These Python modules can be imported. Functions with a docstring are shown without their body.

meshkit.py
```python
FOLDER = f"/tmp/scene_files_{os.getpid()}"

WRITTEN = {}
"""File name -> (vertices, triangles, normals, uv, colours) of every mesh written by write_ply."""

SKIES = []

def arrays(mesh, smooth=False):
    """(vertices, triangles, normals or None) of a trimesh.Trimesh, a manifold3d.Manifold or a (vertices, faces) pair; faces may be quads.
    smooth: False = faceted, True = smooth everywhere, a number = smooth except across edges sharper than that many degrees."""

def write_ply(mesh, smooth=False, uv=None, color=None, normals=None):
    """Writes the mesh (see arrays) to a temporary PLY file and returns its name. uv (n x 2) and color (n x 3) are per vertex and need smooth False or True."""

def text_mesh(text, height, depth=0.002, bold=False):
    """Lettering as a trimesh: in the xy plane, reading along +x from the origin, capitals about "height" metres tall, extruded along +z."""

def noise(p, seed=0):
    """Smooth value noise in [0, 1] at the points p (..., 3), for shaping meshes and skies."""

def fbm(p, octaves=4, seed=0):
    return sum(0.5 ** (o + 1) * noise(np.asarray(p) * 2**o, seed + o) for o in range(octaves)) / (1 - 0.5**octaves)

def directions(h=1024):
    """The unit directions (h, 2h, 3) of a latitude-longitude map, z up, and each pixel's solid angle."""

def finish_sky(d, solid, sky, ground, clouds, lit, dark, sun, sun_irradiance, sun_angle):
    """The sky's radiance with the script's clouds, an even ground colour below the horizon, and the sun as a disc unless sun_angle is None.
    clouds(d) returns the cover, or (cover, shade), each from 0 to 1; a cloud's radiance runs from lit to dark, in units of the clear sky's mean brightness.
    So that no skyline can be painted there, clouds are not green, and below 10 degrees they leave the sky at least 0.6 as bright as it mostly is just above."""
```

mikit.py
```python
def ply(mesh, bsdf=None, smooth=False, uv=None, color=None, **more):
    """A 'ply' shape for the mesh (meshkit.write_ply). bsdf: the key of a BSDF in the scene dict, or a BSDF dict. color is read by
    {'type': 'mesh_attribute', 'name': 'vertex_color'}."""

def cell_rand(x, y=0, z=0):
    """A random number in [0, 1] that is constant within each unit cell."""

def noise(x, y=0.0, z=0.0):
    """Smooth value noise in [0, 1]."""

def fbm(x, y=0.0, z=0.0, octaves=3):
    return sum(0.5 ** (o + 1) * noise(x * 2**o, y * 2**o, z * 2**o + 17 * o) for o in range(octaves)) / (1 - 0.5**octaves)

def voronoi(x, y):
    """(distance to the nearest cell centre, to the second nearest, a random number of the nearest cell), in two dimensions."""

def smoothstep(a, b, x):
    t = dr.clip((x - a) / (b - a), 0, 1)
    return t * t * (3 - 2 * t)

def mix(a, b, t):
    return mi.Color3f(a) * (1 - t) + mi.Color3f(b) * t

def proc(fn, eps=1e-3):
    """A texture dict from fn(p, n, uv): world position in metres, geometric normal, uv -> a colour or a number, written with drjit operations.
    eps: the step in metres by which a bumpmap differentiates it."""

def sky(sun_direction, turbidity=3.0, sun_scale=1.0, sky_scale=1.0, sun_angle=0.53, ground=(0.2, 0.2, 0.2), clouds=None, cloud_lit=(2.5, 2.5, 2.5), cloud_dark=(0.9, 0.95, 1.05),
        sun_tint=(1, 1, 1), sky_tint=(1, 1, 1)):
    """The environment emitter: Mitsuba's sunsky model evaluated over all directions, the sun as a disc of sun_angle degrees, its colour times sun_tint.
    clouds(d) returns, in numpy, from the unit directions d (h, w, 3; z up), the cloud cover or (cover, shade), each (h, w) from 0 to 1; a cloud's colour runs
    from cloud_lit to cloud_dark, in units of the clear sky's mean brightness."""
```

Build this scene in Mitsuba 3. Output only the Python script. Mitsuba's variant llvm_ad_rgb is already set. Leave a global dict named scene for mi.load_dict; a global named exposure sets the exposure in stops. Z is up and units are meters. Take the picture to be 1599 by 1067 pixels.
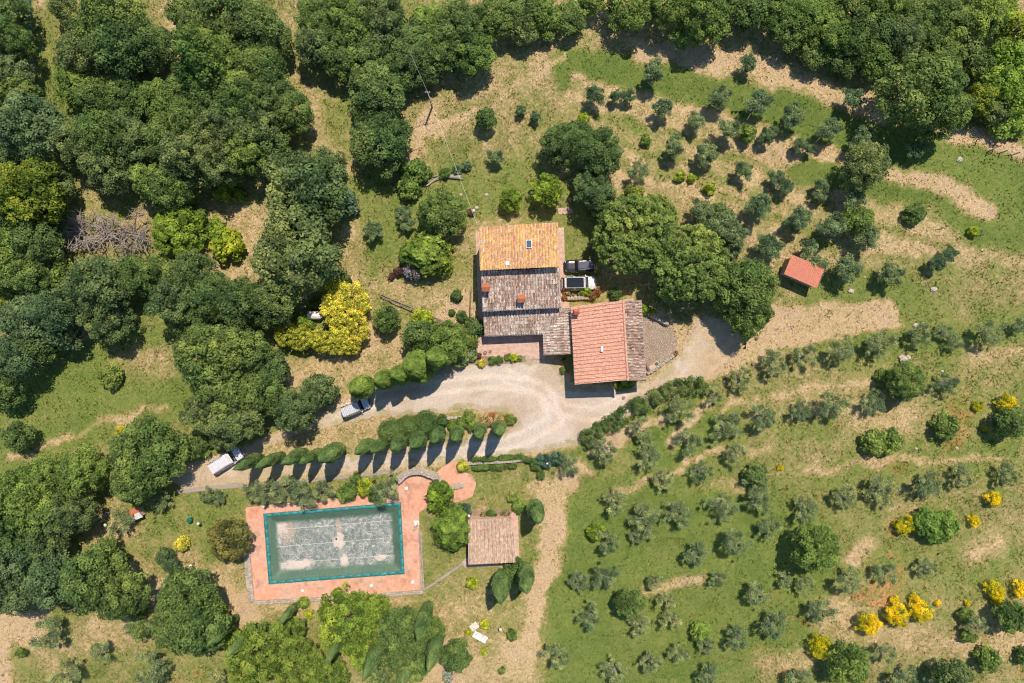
import math, random, numpy as np, trimesh, shapely, mitsuba as mi, drjit as dr, mikit, manifold3d
from shapely.geometry import Polygon, LineString, Point, MultiPolygon
from mikit import noise, fbm, voronoi, cell_rand, smoothstep, mix, proc
from meshkit import noise as nnoise, fbm as nfbm
T = mi.ScalarTransform4f
scene, labels = {}, {}
rng = np.random.default_rng(7)

# ------------------------------------------------------------------ camera, sky, exposure
HCAM, S = 90.0, 0.0848            # flight height of the camera, metres on the ground per photo pixel below it
scene['camera'] = {'type': 'perspective', 'fov': 2 * math.degrees(math.atan(800 * S / HCAM)), 'fov_axis': 'x', 'far_clip': 6000.0, 'near_clip': 1.0,
                   'to_world': T().look_at(origin=[0, 0, HCAM], target=[0, 0, 0], up=[0, 1, 0])}
EL, AZ = math.radians(63.5), math.radians(20.5)
SUN = [math.sin(AZ) * math.cos(EL), math.cos(AZ) * math.cos(EL), math.sin(EL)]
scene['sky'] = mikit.sky(SUN, turbidity=3, sun_tint=(.985, .985, 1.07))
exposure = 1.6

def W(px, py, h=0.0):
    """ground coordinates of a point that the survey picture shows at px, py and that lies h metres up"""
    k = 1 - h / HCAM
    return np.array([(px - 800) * S * k, -(py - 533.5) * S * k])

# ------------------------------------------------------------------ naming
taken = {}
def key_for(name):
    n = taken.get(name, 0); taken[name] = n + 1
    return name if n == 0 else f'{name}_{n:03d}'
def thing(name, label, cat, group=None):
    k = key_for(name); labels[k] = {'label': label, 'category': cat}
    if group: labels[k]['group'] = group
    return k
def struct(name, shape, label):
    k = key_for(name); scene[k] = shape; labels[k] = {'kind': 'structure', 'label': label}
    return k
def part(parent, name, shape, **lab):
    k = key_for(parent + '__' + name); scene[k] = shape
    if lab: labels[k] = lab
    return k

# ------------------------------------------------------------------ mesh builder
class MB:
    def __init__(s): s.v, s.f, s.u, s.n = [], [], [], 0
    def add(s, v, f, uv=None):
        v = np.asarray(v, float); f = np.asarray(f, int)
        if f.shape[1] == 4: f = np.vstack([f[:, [0, 1, 2]], f[:, [0, 2, 3]]])
        s.v.append(v); s.f.append(f + s.n); s.n += len(v)
        uv = np.zeros((len(v), 2)) if uv is None else np.broadcast_to(np.asarray(uv, float), (len(v), 2))
        s.u.append(uv)
        return s
    def mesh(s): return np.vstack(s.v), np.vstack(s.f), np.vstack(s.u)
    def ply(s, bsdf, smooth=False, tw=None):
        v, f, u = s.mesh()
        kw = {'to_world': tw} if tw is not None else {}
        if smooth not in (False, True): return mikit.ply((v, f), bsdf, smooth=smooth, **kw)
        return mikit.ply((v, f), bsdf, smooth=smooth, uv=u, **kw)
    def box(s, lo, hi, uv=None, M=None, ch=0.0):
        lo, hi = np.array(lo, float), np.array(hi, float)
        v = np.array([[x, y, z] for x in (0, 1) for y in (0, 1) for z in (0, 1)], float)
        if ch:
            pts = []
            for c in v:
                for ax in range(3):
                    p = lo + (hi - lo) * c
                    for o in range(3):
                        if o != ax: p[o] += ch * (1 - 2 * c[o])
                    pts.append(p)
            h = manifold3d.Manifold.hull_points(np.array(pts)).to_mesh()
            v, f = np.array(h.vert_properties[:, :3]), np.array(h.tri_verts)
        else:
            v = lo + (hi - lo) * v
            f = np.array([[0, 1, 3, 2], [4, 6, 7, 5], [0, 4, 5, 1], [2, 3, 7, 6], [0, 2, 6, 4], [1, 5, 7, 3]])
        if M is not None: v = v @ M[:3, :3].T + M[:3, 3]
        return s.add(v, f, uv)
    def tube(s, pts, rad, sides=6, uv=None, cap=True):
        p = np.asarray(pts, float); n = len(p)
        rad = np.broadcast_to(np.asarray(rad, float), (n,))
        t = np.gradient(p, axis=0); t /= np.linalg.norm(t, axis=1, keepdims=True) + 1e-12
        a = np.cross(t, np.where(np.abs(t[:, 2:]) < .9, [0, 0, 1.], [1., 0, 0])); a /= np.linalg.norm(a, axis=1, keepdims=True) + 1e-12
        b = np.cross(t, a); an = np.arange(sides) * 2 * np.pi / sides
        v = p[:, None] + rad[:, None, None] * (np.cos(an)[None, :, None] * a[:, None] + np.sin(an)[None, :, None] * b[:, None])
        i, j = np.meshgrid(np.arange(n - 1), np.arange(sides), indexing='ij')
        f = np.stack([i * sides + j, i * sides + (j + 1) % sides, (i + 1) * sides + (j + 1) % sides, (i + 1) * sides + j], -1).reshape(-1, 4)
        s.add(v.reshape(-1, 3), f, uv)
        if cap:
            for e, ring in ((0, v[0]), (n - 1, v[-1])):
                idx = np.arange(1, sides - 1)
                tri = np.stack([idx * 0, idx, idx + 1], 1)
                s.add(ring, tri if e else tri[:, ::-1], uv)
        return s
    def prism(s, poly, z0, z1, uv=None):
        """poly: xy ring; z0, z1 numbers or per-vertex tops"""
        p = np.asarray(poly, float); n = len(p)
        if Polygon(p).exterior.is_ccw is False: p = p[::-1]; z1 = z1 if np.ndim(z1) == 0 else np.asarray(z1)[::-1]
        z0 = np.broadcast_to(z0, (n,)); z1 = np.broadcast_to(z1, (n,))
        i = np.arange(n); j = (i + 1) % n
        v = np.vstack([np.c_[p, z0], np.c_[p, z1]])
        s.add(v, np.stack([i, j, j + n, i + n], 1), uv)
        tv, tf = trimesh.creation.triangulate_polygon(Polygon(p), engine='earcut')
        s.add(np.c_[tv, np.array([z1[np.argmin(((p - q) ** 2).sum(1))] for q in tv])], tf, uv)
        return s
    def ell(s, c, r, uv=None, sub=2, disp=0.0, seed=0):
        m = trimesh.creation.icosphere(subdivisions=sub); v = np.array(m.vertices)
        d = 1 + disp * (nnoise(v * 2.3 + seed * 3.1 + 50, seed) - .5) * 2
        return s.add(np.asarray(c) + v * d[:, None] * np.asarray(r), m.faces, uv)
def rot(deg, loc=(0, 0, 0), s=1.0):
    a = math.radians(deg); M = np.eye(4); M[:2, :2] = [[math.cos(a), -math.sin(a)], [math.sin(a), math.cos(a)]]; M[:3, :3] *= s; M[:3, 3] = loc
    return M
def TW(deg, loc=(0, 0, 0), s=1.0): return T(rot(deg, loc, s))

# ------------------------------------------------------------------ materials
def bs(name, fn, rough=.85, spec=.25, bump=None, eps=.01, two=True, **kw):
    b = {'type': 'principled', 'base_color': proc(fn) if callable(fn) else {'type': 'rgb', 'value': list(fn)}, 'roughness': rough, 'specular': spec, **kw}
    if bump: b = {'type': 'bumpmap', 'arbitrary': proc(bump, eps=eps), 'bsdf': b, 'scale': 1.0}
    scene[name] = {'type': 'twosided', 'bsdf': b} if two else b
C3 = mi.Color3f
TONES = {  # leaf colours: what the leaf itself reflects
 'dark': (0.161, 0.257, 0.090), 'mid': (0.202, 0.311, 0.091), 'bright': (0.235, 0.364, 0.086), 'oliveoak': (0.225, 0.308, 0.126), 'blue': (0.184, 0.289, 0.134),
 'yellowgreen': (0.290, 0.354, 0.046), 'silver': (.345, .425, .195), 'greyolive': (0.263, 0.386, 0.191), 'cypress': (0.188, 0.299, 0.101), 'gold': (.86, .81, .150),
 'lime': (0.336, 0.476, 0.058), 'broom': (.82, .70, .018), 'redbrown': (0.313, 0.290, 0.084), 'lilac': (0.580, 0.510, 0.673), 'red': (0.557, 0.093, 0.081),
 'pale': (0.638, 0.580, 0.464), 'walnut': (0.278, 0.383, 0.104), 'plum': (0.186, 0.070, 0.093), 'box': (0.188, 0.307, 0.069), 'teal': (0.186, 0.313, 0.232), 'orange': (0.754, 0.325, 0.116), 'white': (0.860, 0.835, 0.766),
 'goldgreen': (0.534, 0.580, 0.064), 'scrub': (0.249, 0.418, 0.090)}
TI = {k: (i + .5) / 32 for i, k in enumerate(TONES)}
PAL = [mi.Float([c[k] for c in TONES.values()] + [0.1] * (32 - len(TONES))) for k in range(3)]
def leaf_col(p, n, uv):
    i = mi.UInt32(dr.clip(uv.x * 32, 0, 31))
    c = C3(*[dr.gather(mi.Float, q, i) for q in PAL])
    w = noise(p.x * .21, p.y * .21, p.z * .1)
    m = noise(p.x * 1.1 + 9, p.y * 1.1, p.z * 1.1)
    b = (.42 + 1.16 * uv.y) * (.74 + .52 * w) * (.84 + .32 * m)
    y = (w - .5) * .35 + (uv.y - .5) * .3
    return C3(c.x * b * (1 + y), c.y * b, c.z * b * (1 - .4 * y))
scene['foliage'] = {'type': 'principledthin', 'base_color': proc(leaf_col), 'roughness': .6, 'diff_trans': .80, 'eta': 1.3, 'spec_trans': 0.0}
def bark_col(p, n, uv):
    g = fbm(p.x * 9, p.y * 9, p.z * 2.5)
    return mix((.10, .075, .055), (.50, .465, .425), dr.clip(uv.x * .8 + (g - .5) * .6, 0, 1))
bs('bark', bark_col, .9)

def ramp(t):
    st = [(0., (.115, .178, .040)), (.2, (.170, .224, .054)), (.4, (.248, .258, .085)), (.6, (.355, .302, .138)), (.8, (.525, .412, .228)), (1., (.480, .360, .240))]
    c = C3(*st[0][1])
    for (a, _), (b, cb) in zip(st[:-1], st[1:]): c = c * (1 - dr.clip((t - a) / (b - a), 0, 1)) + C3(*cb) * dr.clip((t - a) / (b - a), 0, 1)
    return c
def ground_col(p, n, uv):
    x, y = p.x, p.y
    a, b, c = fbm(x * .25, y * .25, 3.), fbm(x * 1.1, y * 1.1, 8.), fbm(x * 4.3, y * 4.3, 2., 2)
    st = noise(x * 1.6 + y * .5 + 40, y * 4.5 - x * 1.5)              # mown streaks
    amp = (1 - .6 * smoothstep(.72, .95, uv.x)) * (.55 + .45 * smoothstep(.15, .45, uv.x))
    t = uv.x + amp * ((a - .5) * .42 + (b - .5) * .36 + (c - .5) * .46 + (st - .5) * .14)
    q = ramp(dr.clip(t, 0, 1))
    k = smoothstep(.45, .9, uv.y + (b - .5) * .6)
    q = q * (1 - k) + q * C3(1.22, .88, .84) * k
    f = noise(x * 8.3, y * 8.3, 5.)
    return q * (.80 + .40 * f)
bs('ground_mat', ground_col, .95, .1, bump=lambda p, n, uv: .04 * fbm(p.x * 2.6, p.y * 2.6) + .03 * noise(p.x * 6, p.y * 6), eps=.03)
def tuft_col(p, n, uv):
    return ground_col(p, n, uv) * .98
scene['tuft'] = {'type': 'principledthin', 'base_color': proc(tuft_col), 'roughness': .7, 'diff_trans': .6, 'eta': 1.2, 'spec_trans': 0.0}
def gravel_col(p, n, uv):
    a, b, c = fbm(p.x * .22, p.y * .22), fbm(p.x * 1.1, p.y * 1.1), noise(p.x * 11, p.y * 11)
    tr = noise(p.x * .35 - p.y * .08, p.y * 1.5 - p.x * .5, 3.)          # wheel tracks along the drive
    e = smoothstep(.25, .8, uv.y + (b - .5) * .9)
    q = mix((.590, .530, .445), (.505, .410, .298), dr.clip(smoothstep(.42, .72, a + (b - .5) * .35 + (tr - .5) * .25) * .8 + e * .6, 0, 1))
    q = mix(q, (.33, .325, .16), e * smoothstep(.45, .62, b + (c - .5) * .5) * .8)
    q = q * (1 + .16 * uv.x * (.6 + .8 * tr))
    far = dr.maximum(smoothstep(21., 27., p.x + (b - .5) * 5), .6 * smoothstep(-18., -30., p.x + (b - .5) * 8))
    q = mix(q, C3(.515, .405, .255) * (.85 + .3 * b), far)
    q = q * (.92 + .16 * b)
    d = voronoi(p.x * 2.2, p.y * 2.2)
    return q * (.84 + .30 * c) * (1 - .30 * smoothstep(.17, .08, d[0]) * smoothstep(.70, .75, d[2]))
bs('gravel', gravel_col, .95, .1, bump=lambda p, n, uv: .03 * noise(p.x * 7, p.y * 7) + .03 * fbm(p.x * 1.4, p.y * 1.4), eps=.03)
def tile_mat(name, base, alt, lichen, lic_amt, dark_amt, spots=.9, var=.5):
    def fn(p, n, uv):
        a = fbm(p.x * .8, p.y * .8, 2.); b = noise(p.x * 5.5, p.y * 5.5, p.z * 5)
        q = mix(base, alt, smoothstep(.15, .85, uv.x))
        q = q * (1 - dark_amt * smoothstep(.50, .9, uv.y + (b - .5) * .35))
        L = smoothstep(1 - lic_amt - .2, 1 - lic_amt + .2, a * .6 + (b - .5) * .35 + uv.y * .45)
        q = q * (1 - L) + C3(*lichen) * L
        w = smoothstep(spots, spots + .05, noise(p.x * 3.7 + 5, p.y * 3.7, 4.) + (b - .5) * .2)
        return (q * (1 - w) + C3(.56, .50, .43) * w) * (.86 + .28 * b) * (1 - var * .5 + var * cell_rand(uv.x * 997, uv.y * 991))
    bs(name, fn, .9, .15)
tile_mat('tiles_orange', (.62, .385, .235), (.55, .31, .19), (.68, .455, .185), .48, .36, .86, .34)
tile_mat('tiles_old', (.36, .235, .18), (.50, .38, .30), (.60, .54, .46), .42, .50, .88, .7)
tile_mat('tiles_new', (.69, .395, .285), (.65, .36, .25), (.71, .42, .31), .35, .06, 1.3, .10)
tile_mat('tiles_lean', (.33, .235, .19), (.50, .35, .27), (.50, .44, .37), .32, .50, 1.0, .7)
tile_mat('tiles_pink', (.61, .445, .325), (.51, .36, .26), (.61, .48, .37), .35, .25, 1.3, .3)
bs('plaster', lambda p, n, uv: mix((.62, .43, .31), (.50, .36, .27), fbm(p.x, p.y, p.z * 1.4)), .9)
bs('brick_red', lambda p, n, uv: mix((.55, .20, .09), (.42, .16, .09), noise(p.x * 9, p.y * 9, p.z * 12)), .9)
def cotto(p, n, uv):
    a = fbm(p.x * .5, p.y * .5); b = noise(p.x * 3.3, p.y * 3.3); g = 3.2
    gx, gy = dr.abs(p.x * g - dr.floor(p.x * g) - .5), dr.abs(p.y * g - dr.floor(p.y * g) - .5)
    j = smoothstep(.43, .48, dr.maximum(gx, gy)); r = cell_rand(dr.floor(p.x * g), dr.floor(p.y * g))
    q = mix((.75, .395, .265), (.68, .43, .315), smoothstep(.3, .75, a + (b - .5) * .3)) * (.95 + .08 * r)
    st = smoothstep(.55, .8, fbm(p.x * 1.1 + 9, p.y * 1.1, 3., 4))
    return q * (1 - .10 * j) * (.90 + .18 * b) * (1 - .22 * st)
bs('cotto', cotto, .85, .2)
def cotto2(p, n, uv):
    a = fbm(p.x * .6, p.y * .6); b = noise(p.x * 4, p.y * 4)
    return mix((.62, .42, .33), (.54, .42, .34), a) * (.85 + .3 * b)
bs('cotto_pale', cotto2, .9)
bs('stone', lambda p, n, uv: mix((.34, .30, .25), (.56, .51, .44), dr.clip(uv.x * .7 + fbm(p.x * 5, p.y * 5, p.z * 5) * .6 - .15, 0, 1)), .9)
bs('stone_dark', lambda p, n, uv: mix((.28, .24, .19), (.50, .44, .36), dr.clip(uv.x * .7 + fbm(p.x * 5, p.y * 5, p.z * 5) * .6 - .15, 0, 1)), .9)
bs('wood', lambda p, n, uv: mix((.20, .16, .12), (.42, .36, .29), dr.clip(uv.x * .5 + fbm(p.x * 4, p.y * 14, p.z * 6) * .7 - .1, 0, 1)), .85)
bs('white', (.78, .77, .74), .5, .4)
bs('white_worn', lambda p, n, uv: mix((.80, .78, .74), (.60, .57, .52), smoothstep(.5, .75, fbm(p.x * 4, p.y * 4, p.z * 4))), .6)
bs('black', (.02, .02, .022), .5)
bs('iron', (.10, .09, .085), .6)
bs('zinc', (.34, .35, .36), .4, metallic=.6)
bs('red_sheet', lambda p, n, uv: mix((.66, .245, .155), (.60, .245, .165), fbm(p.x * 1.2, p.y * 1.2)), .55, .35)
bs('green_plastic', (.015, .16, .11), .45)
bs('pot', lambda p, n, uv: mix((.42, .19, .11), (.34, .17, .11), noise(p.x * 12, p.y * 12, p.z * 12)), .85)
bs('soil', lambda p, n, uv: mix((.24, .17, .11), (.36, .27, .18), fbm(p.x * 3, p.y * 3)), .95)
bs('bag', lambda p, n, uv: mix((.022, .20, .20), (.045, .30, .31), dr.clip(uv.x + (noise(p.x * 5, p.y * 5) - .5) * .9, 0, 1)), .45, .4)
def cover_col(p, n, uv):
    u, v = uv.x, uv.y                                # metres along and across the cover, from its corner
    L, D = 17.6, 8.9
    e = dr.minimum(dr.minimum(u, L - u), dr.minimum(v, D - v))
    w1, w2, w3 = fbm(u * .55, v * .55, 1.), fbm(u * 1.9, v * 1.9, 4., 4), noise(u * 7, v * 7)
    q = mix((.078, .158, .110), (.112, .195, .140), w1)
    inside = smoothstep(1.15, 1.75, e + (w2 - .5) * .35)
    dust = mix((.175, .228, .205), (.345, .380, .355), smoothstep(.30, .72, w2 * .35 + fbm(u * 2.8, v * 2.8, 9.) * .45 + w3 * .20))
    q = q * (1 - inside) + dust * inside
    def blot(cx, cy, rx, ry, k=1.0):
        d = dr.square((u - cx) / rx) + dr.square((v - cy) / ry)
        return k * smoothstep(1.15, .25, d + (w2 - .5) * 2.2)
    tan_ = dr.maximum(blot(2.6, 2.4, 1.3, 1.6, .85), blot(9.3, 3.6, .35, 2.6, .75))
    wht = dr.maximum(dr.maximum(blot(3.5, 6.9, 2.3, .75), blot(9.2, 4.3, .8, 1.0, .9)), dr.maximum(blot(14.4, 6.8, 1.3, .4), blot(9.8, 6.9, .55, 1.2)))
    wht = dr.maximum(wht, blot(1.9, 2.2, .9, 1.2, .8))
    q = q * (1 - tan_ * inside) + C3(.46, .38, .30) * tan_ * inside
    q = q * (1 - wht * inside) + C3(.64, .57, .50) * wht * inside
    sp = smoothstep(.70, .80, fbm(u * 6.5 + 7, v * 6.5, 2.)) * inside
    sp = sp * .6
    q = q * (1 - sp) + C3(.58, .57, .53) * sp
    sk = smoothstep(.035, .012, dr.abs(fbm(u * .9 + 31, v * 1.4, 7.) - .5)) * smoothstep(.45, .6, w2) * inside * .8
    q = q * (1 - sk) + C3(.60, .59, .56) * sk
    for c in (2.3, 4.45, 6.6):
        s = smoothstep(.055, .02, dr.abs(v - c + (w1 - .5) * .12)) * inside * .75
        q = q * (1 - s) + C3(.62, .62, .58) * s
    return q * (.9 + .2 * w3)
bs('cover', cover_col, .55, .3)
bs('car_white', (.66, .68, .72), .28, .5, clearcoat=1.0, clearcoat_gloss=.9)
bs('car_silver', (.50, .54, .58), .3, .5, metallic=.3, clearcoat=1.0, clearcoat_gloss=.9)
bs('car_navy', (.075, .085, .115), .18, .6, clearcoat=1.0, clearcoat_gloss=.95)
bs('car_black', (.026, .029, .036), .22, .5, clearcoat=1.0, clearcoat_gloss=.95)
bs('glass_dark', (.018, .024, .028), .06, .9)
bs('glass_blue', (.06, .12, .18), .06, .9)
bs('lamp_glass', (.80, .80, .80), .25, .5)
bs('tail_red', (.30, .01, .01), .25, .5)
# ------------------------------------------------------------------ the ground: what grows where
def WP(pts, h=0.0): return np.array([W(x, y, h) for x, y in pts])
DRIVE = [(272, 742), (322, 716), (385, 697), (440, 672), (500, 648), (560, 612), (615, 592), (690, 577), (742, 566), (800, 563), (862, 561), (886, 590), (890, 604), (975, 604),
         (1012, 598), (1042, 576), (1064, 552), (1078, 520), (1092, 500), (1120, 498), (1160, 520), (1146, 556), (1104, 590), (1062, 606), (1010, 634), (966, 660), (925, 680), (897, 696),
         (860, 702), (812, 712), (760, 718), (700, 722), (640, 728), (560, 736), (480, 742), (400, 748), (345, 757), (290, 764)]
ISLAND = [(424, 694), (470, 676), (530, 664), (590, 650), (660, 648), (735, 640), (796, 645), (808, 658), (796, 672), (735, 684), (640, 700), (530, 714), (440, 722), (380, 736), (372, 724)]
TERRACE = [(384, 793), (400, 791), (545, 776), (617, 770), (620, 754), (645, 741), (668, 743), (690, 752), (682, 738), (701, 722), (714, 722), (722, 737), (737, 741), (744, 756), (738, 776),
           (716, 784), (690, 790), (668, 793), (655, 800), (655, 840), (659, 921), (560, 929), (470, 934), (394, 938)]
HOUSE_YARD = [(742, 345), (884, 338), (1014, 466), (1062, 552), (1012, 604), (890, 604), (742, 566)]
POOLHOUSE = [(728, 795), (818, 795), (818, 890), (728, 890)]
SHED = [(1236, 402), (1284, 421), (1272, 450), (1225, 430)]
flat = shapely.union_all([Polygon(WP(q)).buffer(.01) for q in (DRIVE, TERRACE, HOUSE_YARD, POOLHOUSE, SHED, [(330, 690), (480, 640), (620, 580), (640, 600), (500, 670), (380, 730)])])
def dist(geom, xy):
    shapely.prepare(geom)
    return shapely.distance(geom, shapely.points(xy[:, 0], xy[:, 1]))
def sstep(a, b, x):
    t = np.clip((x - a) / (b - a), 0, 1); return t * t * (3 - 2 * t)
def relief(xy):
    p = np.c_[xy, np.zeros(len(xy))]
    h = (nfbm(p * .055 + 30, 3, 5) - .5) * 2.6 + (nfbm(p * .21 + 11, 3, 9) - .5) * .5
    return h
GX0, GX1, GY0, GY1, GS = -78., 78., -56., 56., .5
gx, gy = np.arange(GX0, GX1 + .01, GS), np.arange(GY0, GY1 + .01, GS)
XY = np.stack(np.meshgrid(gx, gy), -1).reshape(-1, 2)
dflat = dist(flat, XY)
rim = sstep(78, 70, np.abs(XY[:, 0])) * sstep(56, 48, np.abs(XY[:, 1]))      # beyond the built ground the meadow runs on level
GZ = relief(XY) * sstep(1.0, 9.0, dflat) * rim
GZ[shapely.contains_xy(Polygon(WP([(412, 801.8), (626.7, 784), (632.6, 896.2), (420.6, 912.2)])).buffer(.25), XY[:, 0], XY[:, 1])] = -1.6       # the dug pool
GZ = GZ.reshape(len(gy), len(gx))
from scipy.ndimage import map_coordinates
def gz(x, y):
    x, y = np.atleast_1d(x), np.atleast_1d(y)
    return map_coordinates(GZ, [(y - GY0) / GS, (x - GX0) / GS], order=1, mode='nearest')
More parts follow.
